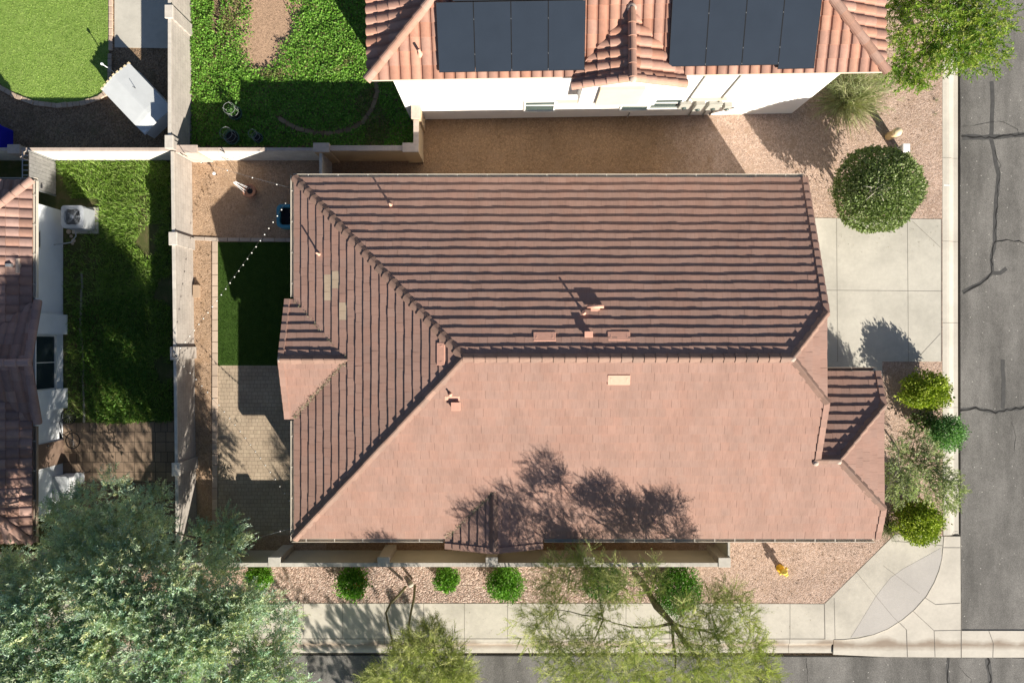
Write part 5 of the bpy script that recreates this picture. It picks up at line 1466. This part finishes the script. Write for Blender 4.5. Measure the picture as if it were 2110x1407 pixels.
# ------------------------------------------------------------------ trees
def crown(poly, n, zlo, zhi, thick=1.1, edge=150.0, zfun=None):
    """points through a crown whose plan outline is given as the photo shows it, domed from zlo at the rim to zhi"""
    P = np.array(poly, float); lo, hi = P.min(0), P.max(0); out = np.zeros((0, 2))
    while len(out) < n:
        q = rng.uniform(lo, hi, (n, 2)); out = np.r_[out, q[in_poly(q, P)]]
    q = out[:n]; dmin = np.full(n, 1e9)
    for i in range(len(P)):
        a, b = P[i], P[(i+1) % len(P)]; ab = b-a; f = np.clip(((q-a) @ ab)/(ab @ ab), 0, 1); dmin = np.minimum(dmin, np.linalg.norm(q-(a+f[:, None]*ab), axis=1))
    f = np.clip(dmin/edge, 0, 1); zt = zlo + (zhi-zlo)*np.sqrt(f*(2-f))
    z = zt - thick*rng.uniform(0, 1, n)**1.5
    if zfun is not None: z = z + zfun(q)
    k = (H-z)/FPX
    return np.c_[(q[:, 0]-1055)*k, -(q[:, 1]-703.5)*k, z], f
def limb(mb, a, b, r0, r1, bend=.12, n=6, seed=0):
    r = random.Random(seed); a = V3(a); b = V3(b); L = (b-a).length; off = V3((r.uniform(-1, 1), r.uniform(-1, 1), r.uniform(.2, 1)))*bend*L
    P = []; R = []
    for i in range(n+1):
        f = i/n; P.append(a.lerp(b, f) + off*math.sin(f*math.pi)*.6 + V3((r.uniform(-1, 1), r.uniform(-1, 1), 0))*L*.015*(0 < i < n)); R.append(r0 + (r1-r0)*f)
    mb.tube(P, R, 7); return P
def make_tree(name, label, base, fork, centres, sub, tmpl, nspray, size, cols, mbark, spread, trunk_r, cat="tree", up=.35, out=.8, droop=0.0, lo=.75, hi=1.25, twigcol=None, zs=.7):
    """trunk, limbs out to cluster centres, sprays around each centre"""
    t = thing(name, base, label, cat); base = V3(base); fork = V3(fork)
    mb = MB(); limb(mb, base, fork, trunk_r, trunk_r*.75, .06, 5, 3); mb.build("trunk", mbark, t)
    mb = MB(); cen = [V3(c_) for c_ in centres]; order = sorted(range(len(cen)), key=lambda i: (cen[i]-fork).length)
    nodes = [(fork, trunk_r*.7)]
    for i in order:
        c_ = cen[i]; best = min(nodes, key=lambda nd: (nd[0]-c_).length + .45*(nd[0]-fork).length)
        r0 = min(best[1]*.8, .02 + .018*(c_-best[0]).length); P = limb(mb, best[0], c_, max(r0, .014), .010, .10, 5, i)
        nodes.append((P[3], max(r0*.7, .012)))
        if (c_-fork).length > .6: nodes.append((c_, max(r0*.5, .010)))
    mb.build("branches", mbark, t)
    return t, cen
def sprays(t, name, cen, rad, counts, size, cols, tmpl, fork, up, out, droop, zs, lo=.75, hi=1.25, m='leaf_fine'):
    pos = []; dr = []
    for c_, r_, n_ in zip(cen, rad, counts):
        g = rng.normal(0, 1, (n_, 3)); g /= np.linalg.norm(g, axis=1, keepdims=True); g *= (rng.uniform(0, 1, (n_, 1))**.55)
        p_ = np.array(c_) + g*r_*[1, 1, zs]; pos.append(p_)
        o_ = np.array(c_) - np.array(fork); o_ /= np.linalg.norm(o_) + 1e-6
        dr.append(g*.9 + o_*out + [0, 0, up-droop] + rng.normal(0, .35, (n_, 3)))
    pos = np.concatenate(pos); dr = np.concatenate(dr); N = len(pos)
    cl = palette(N, cols, lo, hi)
    return cloud(name, M[m], t, pos, dr, rng.uniform(size*.65, size*1.25, N), cl, tmpl, .7)

# big grey green tree, lower left
poly = [(-160, 1180), (-20, 1185), (40, 1150), (95, 1120), (110, 1060), (150, 1015), (235, 1000), (330, 1015), (345, 1070), (395, 1110), (485, 1075), (495, 1110), (455, 1170), (505, 1215), (575, 1255), (612, 1300), (585, 1350), (625, 1400), (610, 1560), (480, 1680), (200, 1720), (-160, 1640)]
def zmes(q): return -2.6*np.clip((1175-q[:, 1])/140, 0, 1) - 1.8*np.clip((q[:, 0]-360)/60, 0, 1)*np.clip((1230-q[:, 1])/80, 0, 1)
pts, f = crown(poly, 330, 4.2, 8.4, 1.5, 210, zmes)
mb_ = at(285, 1275); fork = V3((mb_.x+.1, mb_.y-.3, 1.5))
MES = [(.42, .54, .37), (.48, .58, .42), (.53, .60, .40), (.35, .50, .39), (.57, .59, .34), (.45, .56, .46)]
mq, cen = make_tree("mesquite_tree", "huge grey green feathery tree filling the lower left corner", (mb_.x, mb_.y, 0), fork, pts, None, None, 0, 0, None, M['bark'], 0, .24)
sprays(mq, "crown", cen, rng.uniform(.36, .72, len(cen)), rng.integers(42, 76, len(cen)), .40, MES, sprig(16, 2, .30, .042), fork, .25, .6, .05, .65, .6, 1.3)
sprays(mq, "crown", cen, rng.uniform(.40, .8, len(cen)), rng.integers(34, 62, len(cen)), .34, MES, sprig(14, 5, .36, .045), fork, .1, .5, .1, .65, .6, 1.3)

# feathery palo verde in the planter
T1 = twigs(7, 4, .013, .042)
PV = [(.37, .40, .13), (.42, .45, .16), (.32, .37, .12), (.48, .48, .20), (.27, .32, .11)]
cl = [(1105, 1290, 46), (1140, 1255, 34), (1150, 1195, 50), (1195, 1160, 34), (1232, 1190, 46), (1175, 1372, 60), (1150, 1325, 36), (1243, 1275, 40), (1285, 1205, 40), (1345, 1188, 32), (1250, 1385, 56), (1215, 1335, 30),
      (1408, 1268, 32), (1462, 1250, 40), (1500, 1235, 36), (1530, 1262, 30), (1480, 1300, 44), (1545, 1330, 36), (1562, 1382, 44), (1500, 1365, 52), (1430, 1375, 44), (1405, 1325, 30), (1330, 1320, 34), (1318, 1372, 40), (1290, 1330, 26), (1350, 1395, 44), (1450, 1330, 34),
      (1200, 1440, 60), (1290, 1450, 60), (1390, 1450, 64), (1490, 1440, 64), (1570, 1440, 50)]
cen = []; rad = []; cnt = []
rr = random.Random(5)
for x, y, r_ in cl:
    z = 4.2 + 2.2*max(0, 1-math.hypot((x-1345)/300, (y-1330)/190)) + rr.uniform(-.5, .5) - (1.6 if x < 1260 and y < 1300 else 0)
    c_ = at(x, y, z); cen.append(c_); rad.append(r_*(H-z)/FPX*1.05); cnt.append(int(9 + r_*r_*.031))
pb_ = at(1338, 1222); fork = at(1385, 1283, 2.2)
pv, _ = make_tree("palo_verde_tree", "airy yellow green palo verde spreading over the sidewalk and street", (pb_.x, pb_.y, 0), fork, cen, None, None, 0, 0, None, M['bark_g'], 0, .12)
limb_path = [at(1338, 1222, -.05), at(1352, 1250, .9), at(1385, 1283, 2.0), at(1405, 1315, 3.0), at(1438, 1356, 4.3), at(1452, 1392, 5.3), at(1440, 1430, 6.0)]
mb = MB(); mb.tube(limb_path, [.13, .12, .11, .10, .075, .05, .03], 9); mb.build("limb", M['bark_g'], pv)
sprays(pv, "crown", cen, rad, cnt, .50, PV, T1, fork, .1, .45, .1, .6)
sprays(pv, "crown", cen, rad, [int(c_*.8) for c_ in cnt], .34, PV, twigs(6, 9, .013, .045), fork, .1, .45, .1, .6)

# smaller palo verde with two thin stems
b_ = at(846, 1203); sp = thing("palo_verde_tree", b_, "smaller palo verde with two thin bare stems rising from the pebble planter", "tree")
mb = MB(); mb.lathe(b_, [(.14, -.02), (.11, .08), (.09, .16), (.0001, .17)], 10); mb.build("trunk", M['bark_p'], sp)
stemsA = [at(836, 1208, .15), at(823, 1224, .6), at(805, 1242, 1.0), at(795, 1262, 1.5), at(800, 1286, 2.0), at(808, 1318, 2.6), at(812, 1350, 3.2), at(830, 1390, 3.8)]
stemsB = [at(855, 1206, .15), at(853, 1232, .8), at(848, 1255, 1.3), at(843, 1282, 1.9), at(842, 1305, 2.3), at(852, 1328, 2.8), at(880, 1365, 3.4), at(900, 1400, 3.9)]
for s_ in (stemsA, stemsB):
    mb = MB(); mb.tube(s_, [.055, .052, .048, .045, .042, .036, .03, .02], 8); mb.build("stem", M['bark_g'], sp)
cl = [(890, 1295, 22), (875, 1325, 40), (840, 1345, 40), (915, 1335, 36), (860, 1380, 52), (920, 1375, 44), (955, 1385, 26), (800, 1393, 36), (940, 1400, 32), (770, 1405, 26), (890, 1420, 56), (820, 1440, 56), (940, 1450, 40), (880, 1480, 60)]
cen = []; rad = []; cnt = []
for x, y, r_ in cl:
    z = 3.7 + rr.uniform(-.4, .5); cen.append(at(x, y, z)); rad.append(r_*(H-z)/FPX); cnt.append(int(16 + r_*r_*.045))
mb = MB()
for i, c_ in enumerate(cen): limb(mb, (stemsA if i % 2 else stemsB)[-3], c_, .018, .006, .1, 5, i)
mb.build("branches", M['bark_g'], sp)
sprays(sp, "crown", cen, rad, cnt, .46, PV, T1, stemsB[-2], .1, .4, .1, .6)
sprays(sp, "crown", cen, rad, cnt, .32, PV, twigs(6, 12, .014, .05), stemsB[-2], .1, .4, .1, .6)

# bright green street tree, upper right
cl = [(1870, 110, 40), (1850, 140, 26), (1905, 125, 40), (1895, 160, 30), (1945, 70, 46), (1985, 40, 44), (2025, 30, 42), (2035, 80, 38), (2050, 118, 26), (2000, 85, 44), (1965, 110, 40), (2000, 125, 30), (1925, 30, 40), (1960, 0, 50), (2010, -15, 50), (1880, 60, 22), (1850, 20, 24), (1850, 70, 16), (2060, 45, 26), (1930, 90, 36), (1900, -20, 50), (1955, -60, 60), (1880, 20, 22), (2030, -60, 50), (1845, -30, 40)]
cen = []; rad = []; cnt = []
for x, y, r_ in cl:
    z = 3.9 + 1.0*max(0, 1-math.hypot((x-1950)/130, (y-40)/130)) + rr.uniform(-.4, .4); cen.append(at(x, y, z)); rad.append(r_*(H-z)/FPX*1.05); cnt.append(int(16 + r_*r_*.065))
b_ = at(1885, 60); fork = V3((b_.x, b_.y, 2.0))
nt, _ = make_tree("street_tree", "bright green loose leaved tree overhanging the kerb in the upper right corner", b_, fork, cen, None, None, 0, 0, None, M['bark_p'], 0, .13)
sprays(nt, "crown", cen, rad, cnt, .40, [(.16, .27, .03), (.21, .32, .035), (.27, .35, .05), (.12, .22, .03), (.33, .37, .09)], sprig(13, 3, .32, .05), fork, .1, .5, .25, .6)

# sparse desert shrub-tree in front of the porch wing
cl = [(1850, 1010, 26), (1852, 965, 22), (1880, 990, 26), (1900, 955, 28), (1930, 965, 26), (1915, 1000, 28), (1945, 1000, 22), (1875, 945, 22), (1948, 1032, 14), (1960, 985, 14), (1975, 1008, 10), (1962, 1038, 10), (1850, 925, 16), (1885, 905, 20), (1835, 990, 14), (1915, 930, 18)]
cen = []; rad = []; cnt = []
for x, y, r_ in cl:
    z = 2.3 + rr.uniform(-.5, .6); cen.append(at(x, y, z)); rad.append(r_*(H-z)/FPX*1.1); cnt.append(int(26 + r_*r_*.16))
b_ = at(1862, 945); fork = V3((b_.x+.15, b_.y-.2, .6))
dt, _ = make_tree("desert_tree", "sparse grey green leafy tree in front of the small porch roof", b_, fork, cen, None, None, 0, 0, None, M['bark_p'], 0, .06)
sprays(dt, "crown", cen, rad, cnt, .30, [(.31, .36, .18), (.37, .41, .22), (.25, .31, .15), (.44, .45, .29)], sprig(10, 4, .32, .06), fork, .1, .5, .1, .7)

# tree across the south street whose shade reaches the sidewalk
cen = []; rad = []; cnt = []
for k in range(16):
    a = rr.uniform(0, 6.28); q = rr.uniform(0, 2.0); z = rr.uniform(3.4, 4.9); cen.append(V3((-1.6 + q*math.cos(a)*1.2, -20.3 + q*math.sin(a), z))); rad.append(.8); cnt.append(46)
ft, _ = make_tree("street_tree", "grey green tree across the south street below the picture", (-1.4, -20.4, -.3), V3((-1.4, -20.4, 2.2)), cen, None, None, 0, 0, None, M['bark'], 0, .16)
sprays(ft, "crown", cen, rad, cnt, .34, MES, pinnate(6, .36, .08), V3((-1.4, -20.4, 2.2)), .1, .4, .1, .7)

# pale debris caught in the two valleys of the small gables
def valley(a, b, n, w):
    f_ = rng.uniform(0, 1, n); q = np.array(a)[None, :] + (np.array(b)-np.array(a))[None, :]*f_[:, None] + rng.normal(0, 1, (n, 3))*[w, w, .01] + [0, 0, .07]
    return q
q = np.r_[valley(V3((-8.45, -2.95, 2.72)), GE, 420, .045), valley(V3((DX-1.85, -7.6, 2.72)), SGN, 260, .04), valley(V3((-8.45, 1.6, 2.72)), GE, 60, .03)]
cloud("leaf_litter", M['grass'], None, q, rng.normal(size=(len(q), 3))*[1, 1, .3], rng.uniform(.04, .10, len(q)), palette(len(q), [(.26, .25, .15), (.34, .32, .22), (.2, .2, .12)]), NARROW, 2.0, kind="stuff")
# litter under the shrubs and on the sidewalk
q = np.r_[scatter([(640, 1244), (1690, 1246), (1690, 1312), (640, 1312)], 170), scatter([(1830, 1060), (1935, 1050), (1938, 1125), (1850, 1118)], 90), scatter([(1700, 470), (1930, 455), (1930, 530), (1720, 520)], 60), scatter([(455, 760), (598, 760), (598, 1090), (455, 1090)], 110)]
N = len(q); cloud("leaf_litter", M['grass'], None, np.c_[q, np.full(N, .022)], rng.normal(size=(N, 3))*[1, 1, .05], rng.uniform(.03, .075, N), palette(N, [(.22, .17, .09), (.16, .13, .07), (.30, .25, .13)]), NARROW, 3.0, kind="stuff")
# white paint line across the kerb
mb = MB(); strip(mb, [(1945, 382), (1957, 382)], .05, .0075); mb.build("kerb_paint", M['whiteplas'])["kind"] = "structure"
# repeats of one kind share a group
GROUPS = {"garden_edging": "rows of garden edging", "block_wall": "garden walls between the yards", "stucco_wall": "garden walls between the yards", "string_lights": "strings of bulbs over the back yard",
          "wall_bracket": "metal hooks on the block walls", "planter": "caged pots in the shaded yard", "palo_verde_tree": "palo verde trees by the sidewalk", "street_tree": "street trees", "weed": "weeds in the pink gravel", "shrub": "shrubs around the corner lot"}
for o in list(SC.objects):
    if o.parent is None and o.get("label"):
        b_ = o.name.split(".")[0]
        if b_ in GROUPS: o["group"] = GROUPS[b_]
